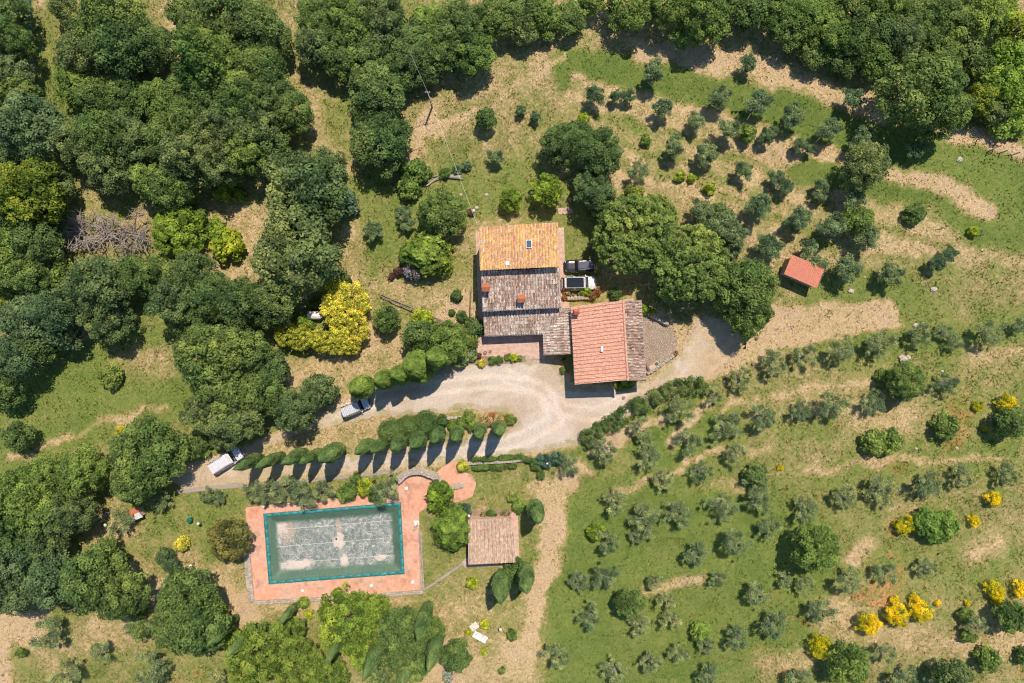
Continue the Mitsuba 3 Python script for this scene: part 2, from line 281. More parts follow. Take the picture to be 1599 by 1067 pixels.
# strokes (t, width px, softness m, points) and patches (t, softness m, points); t runs from lush grass 0 over straw .7 to bare earth 1
STROKES = [
    (.62, 60, 2, [(-20, 740), (150, 690), (300, 655)]), (.18, 140, 4, [(30, 690), (130, 620), (250, 610)]), (.18, 60, 2.5, [(150, 530), (260, 560)]), (.55, 40, 2, [(190, 560), (280, 570)]),
    (.25, 30, 1.5, [(20, 660), (80, 640)]), (.92, 18, .8, [(65, -10), (62, 30)]), (.28, 44, 1.5, [(62, 35), (66, 90), (80, 140), (100, 190)]), (.70, 20, 1.2, [(265, -10), (270, 50), (272, 110), (285, 130)]),
    (.62, 24, 1.5, [(455, 10), (462, 60), (462, 110), (480, 160), (500, 220), (530, 260)]), (.34, 20, 1.0, [(520, 170), (530, 190)]),
    (.50, 70, 2.5, [(650, 230), (680, 180), (760, 140), (860, 80), (960, 70)]), (.92, 30, 1.5, [(655, 250), (668, 215), (672, 190)]), (.34, 40, 2, [(680, 235), (730, 225)]), (.40, 16, 1, [(642, 190), (648, 170)]),
    (.66, 90, 4, [(880, 110), (960, 140), (1080, 180), (1180, 230), (1280, 300), (1380, 370)]), (.60, 120, 4, [(800, 140), (900, 200), (1000, 250), (1120, 300), (1220, 370), (1350, 400)]),
    (.08, 54, .6, [(885, 108), (960, 102), (1030, 120), (1100, 140), (1180, 160), (1260, 185), (1340, 216), (1400, 230)]), (.85, 28, .9, [(1010, 74), (1090, 86), (1170, 94), (1240, 124), (1330, 155), (1380, 170)]),
    (.83, 14, .8, [(900, 124), (985, 141), (1060, 165), (1130, 190), (1190, 215), (1240, 240), (1310, 245)]),
    (.13, 110, 3, [(1420, 250), (1500, 240), (1599, 270)]), (.13, 80, 3, [(1560, 290), (1590, 370)]), (.84, 26, 1.0, [(1270, 236), (1340, 262), (1420, 282), (1500, 300), (1545, 330)]),
    (.08, 32, .6, [(1255, 265), (1330, 280), (1400, 305), (1480, 335), (1540, 365), (1600, 372)]), (.93, 26, 1.2, [(1480, 205), (1530, 212), (1599, 240)]), (.78, 24, 1.5, [(1400, 380), (1500, 398), (1599, 410)]),
    (.24, 40, 2, [(1330, 455), (1420, 445)]), (.20, 40, 1.5, [(1410, 470), (1500, 465)]), (.45, 60, 3, [(1480, 440), (1599, 450)]), (.66, 60, 3, [(1350, 350), (1440, 370)]), (.25, 40, 2, [(1270, 450), (1340, 455)]),
    (.35, 40, 2, [(1500, 500), (1599, 505)]), (.20, 46, 2, [(1300, 545), (1420, 525), (1520, 530), (1599, 530)]), (.66, 18, 1.5, [(1520, 555), (1599, 552)]),
    (.56, 36, 2.5, [(1180, 640), (1290, 615), (1400, 660)]), (.40, 60, 3, [(1130, 620), (1280, 590)]), (.66, 26, 2.5, [(1340, 670), (1420, 640), (1480, 700)]), (.62, 30, 2, [(1370, 712), (1430, 700)]),
    (.10, 70, 3, [(1090, 660), (1020, 690), (960, 720)]), (.42, 60, 3, [(950, 740), (990, 760)]), (.85, 18, .8, [(1045, 775), (1090, 768), (1150, 760)]), (.88, 14, .8, [(1050, 690), (1080, 655), (1100, 630)]), (.86, 22, 1, [(940, 700), (985, 680), (1010, 668), (1040, 650)]),
    (.12, 110, 4, [(940, 800), (1060, 820), (1160, 830)]), (.10, 130, 4, [(900, 900), (940, 980), (900, 1060)]), (.16, 150, 4, [(1000, 1000), (1120, 960), (1230, 920)]), (.50, 60, 4, [(1200, 720), (1330, 730), (1440, 790)]), (.26, 50, 3, [(1280, 760), (1420, 720), (1560, 700)]),
    (.80, 16, 1, [(1330, 868), (1350, 850)]), (.80, 12, .8, [(1010, 925), (1050, 915), (1100, 905)]), (.62, 60, 3, [(1300, 960), (1420, 990), (1540, 980)]), (.30, 60, 3, [(1440, 850), (1560, 870)]), (.68, 30, 2, [(1200, 1040), (1260, 1020)]), (.75, 22, 2, [(1520, 860), (1560, 850)]), (.66, 30, 2, [(1560, 1010), (1599, 990)]),
    (.88, 32, .9, [(905, 735), (885, 752), (868, 780), (866, 830), (855, 890), (838, 930), (824, 980), (806, 1030), (795, 1075)]), (.90, 26, 1.0, [(868, 770), (862, 800), (850, 850)]), (.80, 90, 3, [(690, 1040), (760, 1040), (800, 1040)]),
    (.56, 60, 3, [(700, 960), (780, 960)]), (.46, 50, 2, [(690, 860), (690, 910)]), (.34, 40, 2, [(680, 830), (680, 890)]), (.50, 30, 2, [(830, 740), (760, 755)]), (.38, 30, 1.5, [(780, 765), (830, 765)]), (.74, 24, 1.5, [(840, 765), (870, 770)]),
    (.72, 26, 1.5, [(400, 945), (500, 945), (640, 932)]), (.82, 60, 2, [(235, 900), (235, 960)]), (.82, 50, 2, [(370, 930), (385, 985)]), (.84, 26, 1.2, [(355, 1025), (372, 1040)]), (.32, 90, 3, [(230, 800), (350, 790)]), (.62, 30, 2, [(160, 830), (210, 830)]), (.38, 50, 2, [(250, 870), (340, 870)]), (.66, 26, 1.5, [(280, 890), (380, 900)]),
    (.33, 120, 4, [(0, 1050), (150, 1000), (330, 1040)]), (.88, 50, 1.5, [(-10, 985), (30, 985), (45, 990)]), (.92, 20, 1, [(-5, 1000), (5, 1070)]), (.68, 40, 2.5, [(80, 1030), (150, 985), (210, 990)]), (.80, 14, 1, [(52, 968), (68, 960)]),
    (.26, 110, 3, [(610, 330), (620, 400)]), (.24, 50, 2, [(560, 400), (600, 420)]), (.34, 70, 3, [(650, 440), (720, 420)]), (.60, 50, 2.5, [(610, 450), (720, 470)]), (.66, 30, 2, [(545, 370), (540, 430)]), (.28, 80, 3, [(720, 300), (810, 280)]), (.22, 50, 2, [(740, 310), (800, 300)]),
    (.42, 70, 3, [(780, 200), (850, 180)]), (.40, 50, 2.5, [(850, 360), (910, 360)]), (.33, 60, 2, [(905, 350), (905, 410)]), (.26, 40, 2, [(890, 310), (890, 340)]), (.60, 60, 3, [(320, 340), (390, 350)]), (.72, 30, 2, [(380, 340), (400, 380)]), (.66, 30, 1.5, [(250, 320), (200, 360), (160, 380)]),
    (.93, 26, 1, [(118, 492), (122, 505)]), (.66, 26, 1.5, [(330, 420), (395, 430)]), (.30, 40, 2, [(300, 480), (330, 530)]), (.82, 20, 1, [(570, 480), (580, 540)]), (.70, 50, 2, [(480, 580), (620, 560)]), (.56, 40, 2, [(520, 595), (600, 575)]), (.85, 26, 1.2, [(440, 570), (450, 600)]),
    (.80, 20, 1, [(690, 490), (735, 480)]), (.80, 40, 1.5, [(1120, 545), (1200, 500)])]
STROKES += [(.34, 9, .5, q) for q in ([(900, 166), (1000, 194), (1100, 228), (1200, 262), (1300, 320)], [(880, 232), (1000, 262), (1100, 292), (1200, 334), (1300, 392)], [(960, 214), (1060, 256), (1150, 286), (1250, 335)], [(1300, 336), (1400, 362), (1480, 388)], [(1340, 400), (1440, 410), (1560, 425)], [(700, 180), (780, 150), (860, 112)])]
STROKES += [(.74, 8, .5, q) for q in ([(890, 150), (1000, 178), (1110, 212), (1210, 250)], [(900, 250), (1010, 282), (1110, 318), (1180, 350)], [(680, 200), (770, 165), (880, 90)], [(1120, 640), (1250, 610), (1380, 600)], [(960, 770), (1080, 720), (1200, 700)], [(1250, 740), (1400, 715), (1560, 720)], [(20, 720), (140, 668), (260, 640)])]
PATCHES = [(.80, .5, [(1130, 548), (1170, 505), (1225, 482), (1330, 474), (1390, 471), (1408, 508), (1330, 522), (1240, 538), (1170, 562), (1110, 590)]),
           (.86, .8, DRIVE), (.66, .6, ISLAND), (.72, .5, [(1000, 600), (1060, 555), (1075, 520), (1060, 500), (1010, 470), (1003, 480)]), (.45, 1., [(885, 470), (1000, 462), (1010, 480), (885, 480)])]
def paint(xy):
    n = len(xy); p3 = np.c_[xy, np.zeros(n)]
    w = np.c_[nfbm(p3 * .33, 3, 21) - .5, nfbm(p3 * .33 + 77, 3, 22) - .5] * 2.2 + np.c_[nfbm(p3 * 1.3, 2, 23) - .5, nfbm(p3 * 1.3 + 7, 2, 24) - .5] * .9
    q = xy + w
    px, py = q[:, 0] / S + 800, 533.5 - q[:, 1] / S
    t = np.full(n, .40)
    field = sstep(560, 640, py + (px - 1200) * .15) * sstep(840, 910, px)
    t = t * (1 - field) + field * (.20 + .22 * sstep(1100, 1500, px))
    top = sstep(640, 760, px) * sstep(480, 420, py)
    t = t * (1 - top) + top * .58
    for tv, wpx, soft, pts in STROKES:
        d = dist(LineString(WP(pts)), q) - wpx * S / 2
        k = sstep(soft, -soft * .6, d); t = t * (1 - k) + tv * k
    for tv, soft, pts in PATCHES:
        d = dist(Polygon(WP(pts)), q * .5 + xy * .5)
        k = sstep(soft, 0, d); t = t * (1 - k) + tv * k
    r = sstep(.45, .7, nfbm(p3 * .12 + 5, 3, 31)) * (.25 + .5 * sstep(1080, 1300, px) * sstep(540, 640, py)) + .35 * sstep(760, 640, px) * sstep(930, 990, py)
    return t, np.clip(r, 0, 1)
out = np.array([2, 6, 14, 30, 70, 160, 400, 900, 2000.])
ax_x, ax_y = np.r_[GX0 - out[::-1], gx, GX1 + out], np.r_[GY0 - out[::-1], gy, GY1 + out]
PX, PY = np.meshgrid(ax_x, ax_y); allxy = np.c_[PX.ravel(), PY.ravel()]
cl = np.c_[np.clip(allxy[:, 0], GX0, GX1), np.clip(allxy[:, 1], GY0, GY1)]
tt, rr = paint(XY)
tt, rr = tt * rim + .45 * (1 - rim), rr * rim
TT, RR = tt.reshape(GZ.shape), rr.reshape(GZ.shape)
def samp(A, xy): return map_coordinates(A, [(xy[:, 1] - GY0) / GS, (xy[:, 0] - GX0) / GS], order=1, mode='nearest')
zall = samp(GZ, cl)
nx, ny = len(ax_x), len(ax_y)
i, j = np.meshgrid(np.arange(nx - 1), np.arange(ny - 1)); a = (j * nx + i).ravel()
gf = np.stack([a, a + 1, a + nx + 1, a + nx], 1)
struct('ground', mikit.ply((np.c_[allxy, zall], gf), 'ground_mat', smooth=True, uv=np.c_[samp(TT, cl), samp(RR, cl)]), 'sloping meadow and garden ground with green grass, straw and bare earth')

def ragged(poly, amp, step=.35, seed=0):
    r = np.array(Polygon(poly).segmentize(step).exterior.coords)[:-1]
    p3 = np.c_[r, np.full(len(r), seed * 5.)]
    return r + amp * (np.c_[nfbm(p3 * .9, 3, 3) - .5, nfbm(p3 * .9 + 40, 3, 4) - .5] * 2)
def area2(t): return (t[1, 0] - t[0, 0]) * (t[2, 1] - t[0, 1]) - (t[1, 1] - t[0, 1]) * (t[2, 0] - t[0, 0])
def sheet(polys, z, holes=None, edge=.0):
    P = polys if hasattr(polys, 'geom_type') else Polygon(polys)
    v, f = trimesh.creation.triangulate_polygon(P, engine='earcut')
    n = area2(v[f[0]])
    m = MB(); m.add(np.c_[v, np.full(len(v), z)], f if n > 0 else f[:, ::-1])
    return m
dr_poly = Polygon(ragged(WP(DRIVE), .55, seed=1)).buffer(0).difference(Polygon(ragged(WP(ISLAND), .35, seed=2)).buffer(0))
dr_poly = max(getattr(dr_poly, 'geoms', [dr_poly]), key=lambda g: g.area)
v, f = trimesh.creation.triangulate_polygon(dr_poly, engine='earcut'); f = f if area2(v[f[0]]) > 0 else f[:, ::-1]
v, f = trimesh.remesh.subdivide_to_size(np.c_[v, np.full(len(v), .012)], f, .6)
RUTS = [[(262, 752), (330, 728), (400, 704), (470, 676), (540, 640), (610, 616), (690, 604), (770, 596), (840, 604), (880, 640), (930, 648), (1000, 620), (1060, 580), (1100, 530), (1150, 515)], [(300, 756), (400, 738), (520, 728), (640, 716), (740, 704), (820, 684), (870, 655), (850, 610), (790, 588)]]
dd = dist(shapely.union_all([LineString(WP(r)).offset_curve(o) for r in RUTS for o in (-.78, .78)]), v[:, :2]); de = dist(dr_poly.boundary, v[:, :2])
struct('driveway', mikit.ply((v, f), 'gravel', smooth=True, uv=np.c_[sstep(.55, .12, dd), sstep(1.3, .0, de)]), 'pale gravel driveway curving past the houses to the parked cars')

# ------------------------------------------------------------------ grass blades, one mass
def grass(n):
    xy = np.c_[rng.uniform(-69, 69, n), rng.uniform(-46, 46, n)]
    t, r = samp(TT, xy), samp(RR, xy)
    p3 = np.c_[xy, np.zeros(n)]
    clump = nfbm(p3 * .9 + 3, 3, 41)
    hard = shapely.union_all([Polygon(WP(q)).buffer(.1) for q in (TERRACE, POOLHOUSE, [(742, 345), (884, 338), (890, 470), (1010, 466), (1014, 600), (890, 604), (742, 566)])] + [dr_poly.buffer(-.25)])
    shapely.prepare(hard)
    keep = (rng.random(n) < np.clip(1.35 - t, .08, 1) * (.35 + .65 * sstep(.08, .35, t)) * np.clip((clump - .30) * 3.2, .12, 1)) & ~shapely.contains_xy(hard, xy[:, 0], xy[:, 1])
    xy, t, r = xy[keep], t[keep], r[keep]; n = len(xy)
    z = samp(GZ, xy)
    h = rng.uniform(.05, .17, n) * np.where(rng.random(n) < .06, 1.8, 1); w = rng.uniform(.08, .20, n)
    V, F, U = [], [], []
    for k in range(2):
        a = rng.uniform(0, 2 * np.pi, n); lean = rng.uniform(-.6, .6, (n, 2)) * h[:, None]
        d = np.c_[np.cos(a), np.sin(a)] * w[:, None] * .5
        o = rng.normal(0, .06, (n, 2))
        A = np.c_[xy + o - d, z - .02]; B = np.c_[xy + o + d, z - .02]; Cc = np.c_[xy + o + lean + d * .5, z + h]; D = np.c_[xy + o + lean - d * .5, z + h * .9]
        V.append(np.stack([A, B, Cc, D], 1).reshape(-1, 3))
        i = np.arange(n) * 4 + k * 4 * n
        F += [np.c_[i, i + 1, i + 2], np.c_[i, i + 2, i + 3]]
        U.append(np.repeat(np.c_[np.clip(t + rng.normal(0, .10, n), 0, 1), r], 4, 0))
    return mikit.ply((np.vstack(V), np.vstack(F)), 'tuft', uv=np.vstack(U))
scene['grass'] = grass(230000); labels['grass'] = {'label': 'tufts of green and straw-dry meadow grass covering the open ground', 'category': 'grass', 'kind': 'stuff'}
# ------------------------------------------------------------------ plant prototypes
def cards(C, N, l, w, r):
    n = len(C); a = r.normal(size=(n, 3)); t = np.cross(N, a); t /= np.linalg.norm(t, axis=1, keepdims=True) + 1e-9
    b = np.cross(N, t)
    l = np.broadcast_to(l, (n,))[:, None] * r.uniform(.7, 1.3, (n, 1)) * .5; w = np.broadcast_to(w, (n,))[:, None] * r.uniform(.7, 1.3, (n, 1)) * .5
    V = np.stack([C - t * l, C + b * w - t * l * .1, C + t * l, C - b * w - t * l * .1], 1).reshape(-1, 3)
    i = np.arange(n) * 4
    return V, np.vstack([np.c_[i, i + 1, i + 2], np.c_[i, i + 2, i + 3]])
def unit(r, n):
    v = r.normal(size=(n, 3)); return v / np.linalg.norm(v, axis=1, keepdims=True)
def dome_points(r, n, R, zc, Hz, low=-.35, uneven=.22, fill=.25, seed=0):
    k = np.arange(n) + .5; z = 1 - (1 - low) * k / n; a = k * 2.399963 + r.uniform(0, 6)
    s = np.sqrt(np.clip(1 - z * z, 0, 1)); d = np.c_[s * np.cos(a), s * np.sin(a), z] + r.normal(0, .10, (n, 3))
    d /= np.linalg.norm(d, axis=1, keepdims=True)
    m = 1 + uneven * (nnoise(d * 1.6 + seed * 7 + 20, seed) - .5) * 2
    rad = m * np.where(r.random(n) < fill, r.uniform(.45, .75, n), r.uniform(.82, 1.0, n))
    return d * rad[:, None] * np.array([R, R, Hz]) + [0, 0, zc], d
def leafy(r, cen, rad, per, leaf, asp, tones, up=.35, shell=.62, vj=.22, vc=.22, out=.9, flat=1.0):
    """clusters of leaves: cen (n,3) cluster centres, rad their radius"""
    n = len(cen); rad = np.broadcast_to(rad, (n,))
    per = np.maximum(4, (per * (rad / rad.mean()) ** 2)).astype(int)
    ci = np.repeat(np.arange(n), per); m = len(ci)
    u = unit(r, m); u[:, 2] = np.where((u[:, 2] < -.2) & (r.random(m) < .7), -u[:, 2], u[:, 2])
    rr = rad[ci] * r.uniform(shell, 1.0, m)
    P = cen[ci] + u * rr[:, None] * np.array([1, 1, flat])
    N = u * out + unit(r, m) * .75 + np.array([0, 0, up]); N /= np.linalg.norm(N, axis=1, keepdims=True)
    V, F = cards(P, N, leaf, leaf * asp, r)
    names, pr = zip(*tones); pr = np.array(pr) / sum(pr)
    tc = np.array([TI[x] for x in names])[r.choice(len(names), m, p=pr)]
    cv = np.clip(.5 + r.normal(0, vc, n), 0, 1)[ci]
    hh = (u[:, 2] * .5 + .5)
    v = np.clip(cv + r.normal(0, vj, m), 0, 1)
    return V, F, np.repeat(np.c_[tc, v], 4, 0)
def limbs(r, H, R, n, rad, z0=.35, pale=.3, reach=.75, droop=0.0, ends=None):
    b = MB()
    lean = r.normal(0, .04 * H, 2)
    top = np.array([lean[0], lean[1], H * z0])
    b.tube([[0, 0, -.4], [lean[0] * .3, lean[1] * .3, H * z0 * .5], top], [rad * 1.25, rad, rad * .85], 8, (pale, 0))
    for k in range(n):
        a = 2 * np.pi * (k + r.uniform(-.3, .3)) / n
        e = ends[k] if ends is not None and k < len(ends) else np.array([math.cos(a) * R * reach, math.sin(a) * R * reach, H * r.uniform(.62, .86)])
        mid = top * .5 + e * .5 + np.r_[r.normal(0, .06 * R, 2), .05 * H - droop]
        q = np.array([top - [0, 0, .1], top * .75 + mid * .25 + [0, 0, .02 * H], mid, mid * .4 + e * .6, e])
        b.tube(q, np.array([.62, .5, .38, .26, .12]) * rad, 5, (pale + r.uniform(-.1, .1), 0))
        for s in range(2):
            e2 = q[2] + (e - q[2]) * r.uniform(.3, .6) + np.array([*r.normal(0, .28 * R, 2), r.uniform(0, .12) * H])
            b.tube([q[2], (q[2] + e2) / 2 + [0, 0, .03 * H], e2], np.array([.3, .2, .08]) * rad, 4, (pale, 0))
    return b
PROTO = {}
def proto(kind, n, fn):
    for k in range(n):
        r = np.random.default_rng(1000 + len(PROTO) * 17 + k)
        (V, F, U), tr, R, H = fn(r, k)
        g = f'{kind}_{k}'
        scene[g + '_crown_group'] = {'type': 'shapegroup', 'crown': mikit.ply((V, F), 'foliage', uv=U)}
        if tr is not None: scene[g + '_trunk_group'] = {'type': 'shapegroup', 'trunk': tr.ply('bark', True)}
        PROTO.setdefault(kind, []).append((g, R, H, tr is not None))
def oak(tones, R, H, n, per, leaf, cr, **kw):
    def fn(r, k):
        hz = H * .42
        cen, d = dome_points(r, n, R - cr * .75, H * .56, hz, seed=k, **{a: b for a, b in kw.items() if a in ('low', 'uneven', 'fill')})
        rad = r.uniform(.75, 1.25, n) * cr
        ends = cen[r.choice(n, 7, replace=False)] * np.array([.85, .85, 1]) - [0, 0, cr * .5]
        return leafy(r, cen, rad, per, leaf, kw.get('asp', .62), tones, vc=kw.get('vc', .24), flat=kw.get('flat', .8), up=kw.get('up', .35)), limbs(r, H, R, 7, .055 * R + .05, ends=ends, pale=kw.get('pale', .15)), R, H
    return fn
for tone, mixn in (('dark', [('dark', 5), ('mid', 2)]), ('mid', [('mid', 5), ('dark', 2), ('bright', 1)]), ('bright', [('bright', 4), ('mid', 3)]), ('oliveoak', [('oliveoak', 5), ('mid', 2)]), ('blue', [('blue', 5), ('dark', 1)]), ('yellowgreen', [('yellowgreen', 4), ('bright', 2)])):
    proto('tree_' + tone, 3 if tone in ('mid', 'dark') else 2, oak(mixn, 3.6, 7.8, 76, 128, .285, .76))
    proto('small_tree_' + tone, 2, oak(mixn, 2.2, 4.6, 38, 104, .26, .60))
for tone, mixn in (('lime', [('lime', 5), ('bright', 3)]), ('scrub', [('scrub', 5), ('lime', 2), ('bright', 1)])):
    proto('tree_' + tone, 1, oak(mixn, 3.6, 6.0, 84, 100, .30, .66)); proto('small_tree_' + tone, 2, oak(mixn, 2.2, 4.0, 40, 84, .27, .54))
proto('tree_walnut', 2, oak([('walnut', 5), ('bright', 2), ('mid', 1)], 5.5, 9.0, 560, 40, .29, .45, vc=.27, uneven=.12, fill=.30, up=.6, low=-.2))
proto('tree_fine', 2, oak([('bright', 5), ('yellowgreen', 2)], 4.6, 9.0, 120, 105, .27, .70, vc=.26, uneven=.22))
proto('tree_fineyellow', 1, oak([('lime', 4), ('bright', 4)], 4.6, 9.0, 120, 105, .27, .70, vc=.26, uneven=.22))
def shrubf(tones, R, H, n, per, leaf, cr, asp=.6, core=None, **kw):
    def fn(r, k):
        cen, d = dome_points(r, n, R - cr * .8, H * .42, H * .5 - cr * .2, low=-.55, seed=k + 3, uneven=kw.get('uneven', .2), fill=kw.get('fill', .2))
        V, F, U = leafy(r, cen, r.uniform(.75, 1.25, n) * cr, per, leaf, asp, tones, vc=kw.get('vc', .2), up=kw.get('up', .35), out=kw.get('out', .9))
        return (V, F, U), limbs(r, H, R, 5, .05 * R + .02, z0=.16, pale=.2, reach=.6), R, H
    return fn
SHR = {'green': [('mid', 4), ('bright', 2)], 'darkgreen': [('dark', 4), ('mid', 2)], 'lime': [('lime', 5), ('bright', 2)], 'limegold': [('lime', 3), ('goldgreen', 4)], 'leafy': [('bright', 4), ('mid', 3)], 'greyolive': [('greyolive', 5), ('silver', 2)],
       'teal': [('teal', 4), ('blue', 2)], 'redbrown': [('redbrown', 5), ('oliveoak', 2)], 'red': [('red', 4), ('redbrown', 2), ('mid', 2)], 'lilac': [('lilac', 5), ('plum', 3), ('mid', 2)], 'plum': [('plum', 5), ('redbrown', 1)], 'gold': [('gold', 5), ('goldgreen', 2)],
       'paleolive': [('silver', 5), ('bright', 2)], 'scrub': [('scrub', 5), ('bright', 2)], 'rose': [('mid', 5), ('orange', 1), ('white', 1), ('red', 1)], 'paleteal': [('teal', 2), ('pale', 2)], 'yellowolive': [('yellowgreen', 4), ('oliveoak', 3)]}
for k, m in SHR.items(): proto('shrub_' + k, 2 if k in ('green', 'darkgreen', 'leafy', 'lime') else 1, shrubf(m, 1.3, 2.0, 19, 78, .27, .46, uneven=.36))
def olive(tones, spread, per=84, more=4):
    def fn(r, k):
        R, H = 1.9, 3.3
        nb = 6 + k % 3; cen = []; ends = []
        for b in range(nb):
            a = 2 * np.pi * (b + r.uniform(-.35, .35)) / nb; q = R * r.uniform(.45, .78) * spread
            e = np.array([math.cos(a) * q, math.sin(a) * q, H * r.uniform(.58, .82)]); ends.append(e)
            for s in range(4): cen.append(e + r.normal(0, .30, 3) * [1, 1, .7])
        for s in range(more): cen.append(np.array([*r.normal(0, .45, 2), H * r.uniform(.66, .90)]))
        cen = np.array(cen); rad = r.uniform(.28, .54, len(cen))
        L = leafy(r, cen, rad, per, .25, .30, tones, up=.35, shell=.3, vc=.24, out=.55)
        return L, limbs(r, H, R, nb, .13, z0=.24, pale=.80, ends=ends), R, H
    return fn
proto('olive_silver', 5, olive([('silver', 5), ('greyolive', 3)], 1.0))
proto('olive_dense', 4, olive([('greyolive', 5), ('blue', 3), ('silver', 1)], .66, 118, 9))
def cypressf(R, H, tone='cypress', p0=.38):
    def fn(r, k):
        def prof(z): return R * np.clip(np.where(z < p0, .55 + .45 * np.sin(np.clip(z / p0, 0, 1) * np.pi / 2), np.cos((np.clip(z, p0, 1) - p0) / (1 - p0) * np.pi / 2) ** .85), .02, 1)
        n = 6500; z = r.uniform(.02, 1.0, n) ** .9; a = r.uniform(0, 2 * np.pi, n)
        wob = 1 + .20 * (nnoise(np.c_[np.cos(a) * 1.4, np.sin(a) * 1.4, z * H * .55] + 9, k) - .5) * 2 + .20 * (nnoise(np.c_[np.cos(a) * 4, np.sin(a) * 4, z * H * 1.6] + 9, k + 5) - .5)
        q = prof(z) * wob * r.uniform(.80, 1.07, n)
        P = np.c_[np.cos(a) * q, np.sin(a) * q, z * H]
        N = np.c_[np.cos(a), np.sin(a), .35 + .8 * z ** 2] + unit(r, n) * .45; N /= np.linalg.norm(N, axis=1, keepdims=True)
        V, F = cards(P, N, .20, .13, r)
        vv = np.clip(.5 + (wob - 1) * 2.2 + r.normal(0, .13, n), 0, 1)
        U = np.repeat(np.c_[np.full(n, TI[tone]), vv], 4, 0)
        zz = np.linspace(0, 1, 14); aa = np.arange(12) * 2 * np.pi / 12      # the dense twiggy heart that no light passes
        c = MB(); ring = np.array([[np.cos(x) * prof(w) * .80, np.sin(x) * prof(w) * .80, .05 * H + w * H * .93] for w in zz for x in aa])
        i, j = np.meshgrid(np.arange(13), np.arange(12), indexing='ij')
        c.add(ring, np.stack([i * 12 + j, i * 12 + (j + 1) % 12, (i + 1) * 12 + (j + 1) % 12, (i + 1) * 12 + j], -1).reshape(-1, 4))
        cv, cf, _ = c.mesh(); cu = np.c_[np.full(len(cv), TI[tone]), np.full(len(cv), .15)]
        t = MB().tube([[0, 0, -.4], [0, 0, H * .12]], [.14, .11], 7, (.3, 0))
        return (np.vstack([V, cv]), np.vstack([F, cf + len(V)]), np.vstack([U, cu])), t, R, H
    return fn
proto('cypress', 3, cypressf(.95, 10.0))
proto('cypress_box', 2, cypressf(1.05, 10.0, 'box'))
def moundf(R, H, tone, n=4200, leaf=.15, bump=.16, t2=None):
    def fn(r, k):
        d = unit(r, n); d[:, 2] = np.where(d[:, 2] < -.35, -d[:, 2], d[:, 2])
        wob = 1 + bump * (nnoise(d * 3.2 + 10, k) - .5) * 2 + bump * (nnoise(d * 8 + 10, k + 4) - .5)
        P = d * np.array([R, R, H * .52]) * (wob * r.uniform(.88, 1.02, n))[:, None] + [0, 0, H * .46]
        N = d + unit(r, n) * .5 + [0, 0, .2]; N /= np.linalg.norm(N, axis=1, keepdims=True)
        V, F = cards(P, N, leaf, leaf * .65, r)
        tc = np.where(r.random(n) < .25, TI[t2 or tone], TI[tone])
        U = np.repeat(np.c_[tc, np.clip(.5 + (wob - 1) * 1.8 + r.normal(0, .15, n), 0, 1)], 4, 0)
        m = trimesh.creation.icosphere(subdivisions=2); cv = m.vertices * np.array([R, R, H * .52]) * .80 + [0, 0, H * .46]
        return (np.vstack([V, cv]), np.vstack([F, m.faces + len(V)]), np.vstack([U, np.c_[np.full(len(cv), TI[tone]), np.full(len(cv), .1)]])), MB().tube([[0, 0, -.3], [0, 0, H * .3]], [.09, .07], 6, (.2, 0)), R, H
    return fn
proto('mound_box', 2, moundf(1.4, 2.6, 'box'))
proto('mound_deep', 2, moundf(1.4, 2.6, 'dark', t2='box'))
proto('mound_bright', 2, moundf(1.4, 2.6, 'bright', t2='lime', bump=.3, leaf=.2))
proto('tree_redbrown', 1, oak([('redbrown', 6), ('oliveoak', 2)], 2.4, 4.2, 90, 80, .21, .46, uneven=.1))
proto('mound_dark', 1, moundf(3.6, 3.2, 'mid', n=11000, t2='bright', leaf=.28, bump=.34))
def broomf(R, H):
    def fn(r, k):
        n = 26; cen, d = dome_points(r, n, R * .72, H * .5, H * .40, low=-.1, seed=k, uneven=.4, fill=.2)
        V, F, U = leafy(r, cen, r.uniform(.2, .42, n), 84, .14, .5, [('broom', 6), ('goldgreen', 2)], up=.5, vc=.14, shell=.4)
        cen2, _ = dome_points(r, 18, R * .66, H * .35, H * .36, low=-.4, seed=k + 9)
        V2, F2, U2 = leafy(r, cen2, r.uniform(.25, .4, 18), 42, .22, .22, [('scrub', 3), ('mid', 2)], up=.4)
        return (np.vstack([V, V2]), np.vstack([F, F2 + len(V)]), np.vstack([U, U2])), limbs(r, H, R, 6, .05, z0=.1, pale=.3, reach=.6), R, H
    return fn
proto('broom', 3, broomf(1.4, 1.7))
def goldf(r, k):                                     # long golden sprays on a broad small tree
    R, H = 3.4, 5.2; n = 150
    cen, d = dome_points(r, n, R * .90, H * .55, H * .36, low=-.3, seed=k + 2, uneven=.28, fill=.2)
    cen = np.vstack([cen, cen + d * .38 + r.normal(0, .1, (n, 3))]); rad = np.r_[r.uniform(.32, .58, n), r.uniform(.12, .26, n)]
    V, F, U = leafy(r, cen, rad, 46, .24, .42, [('gold', 9), ('goldgreen', 3), ('lime', 3)], up=.3, vc=.2)
    return (V, F, U), limbs(r, H, R, 8, .16, pale=.4), R, H
proto('gold_tree', 2, goldf)
def featherf(r, k):
    R, H = 2.2, 3.6; cen = []
    for b in range(26):
        a = 2 * np.pi * b / 26 + r.uniform(-.15, .15); L = r.uniform(.75, 1.05) * R
        for s in np.linspace(.15, 1, 7): cen.append([math.cos(a) * L * s, math.sin(a) * L * s, H * (.62 + .2 * math.sin(s * 2.3) - .25 * s * s + .18 * (b % 3))])
    return leafy(r, np.array(cen), .26, 46, .26, .28, [('mid', 4), ('blue', 3), ('bright', 1)], vc=.2), limbs(r, H, R, 8, .1, pale=.2), R, H
proto('feather_tree', 1, featherf)

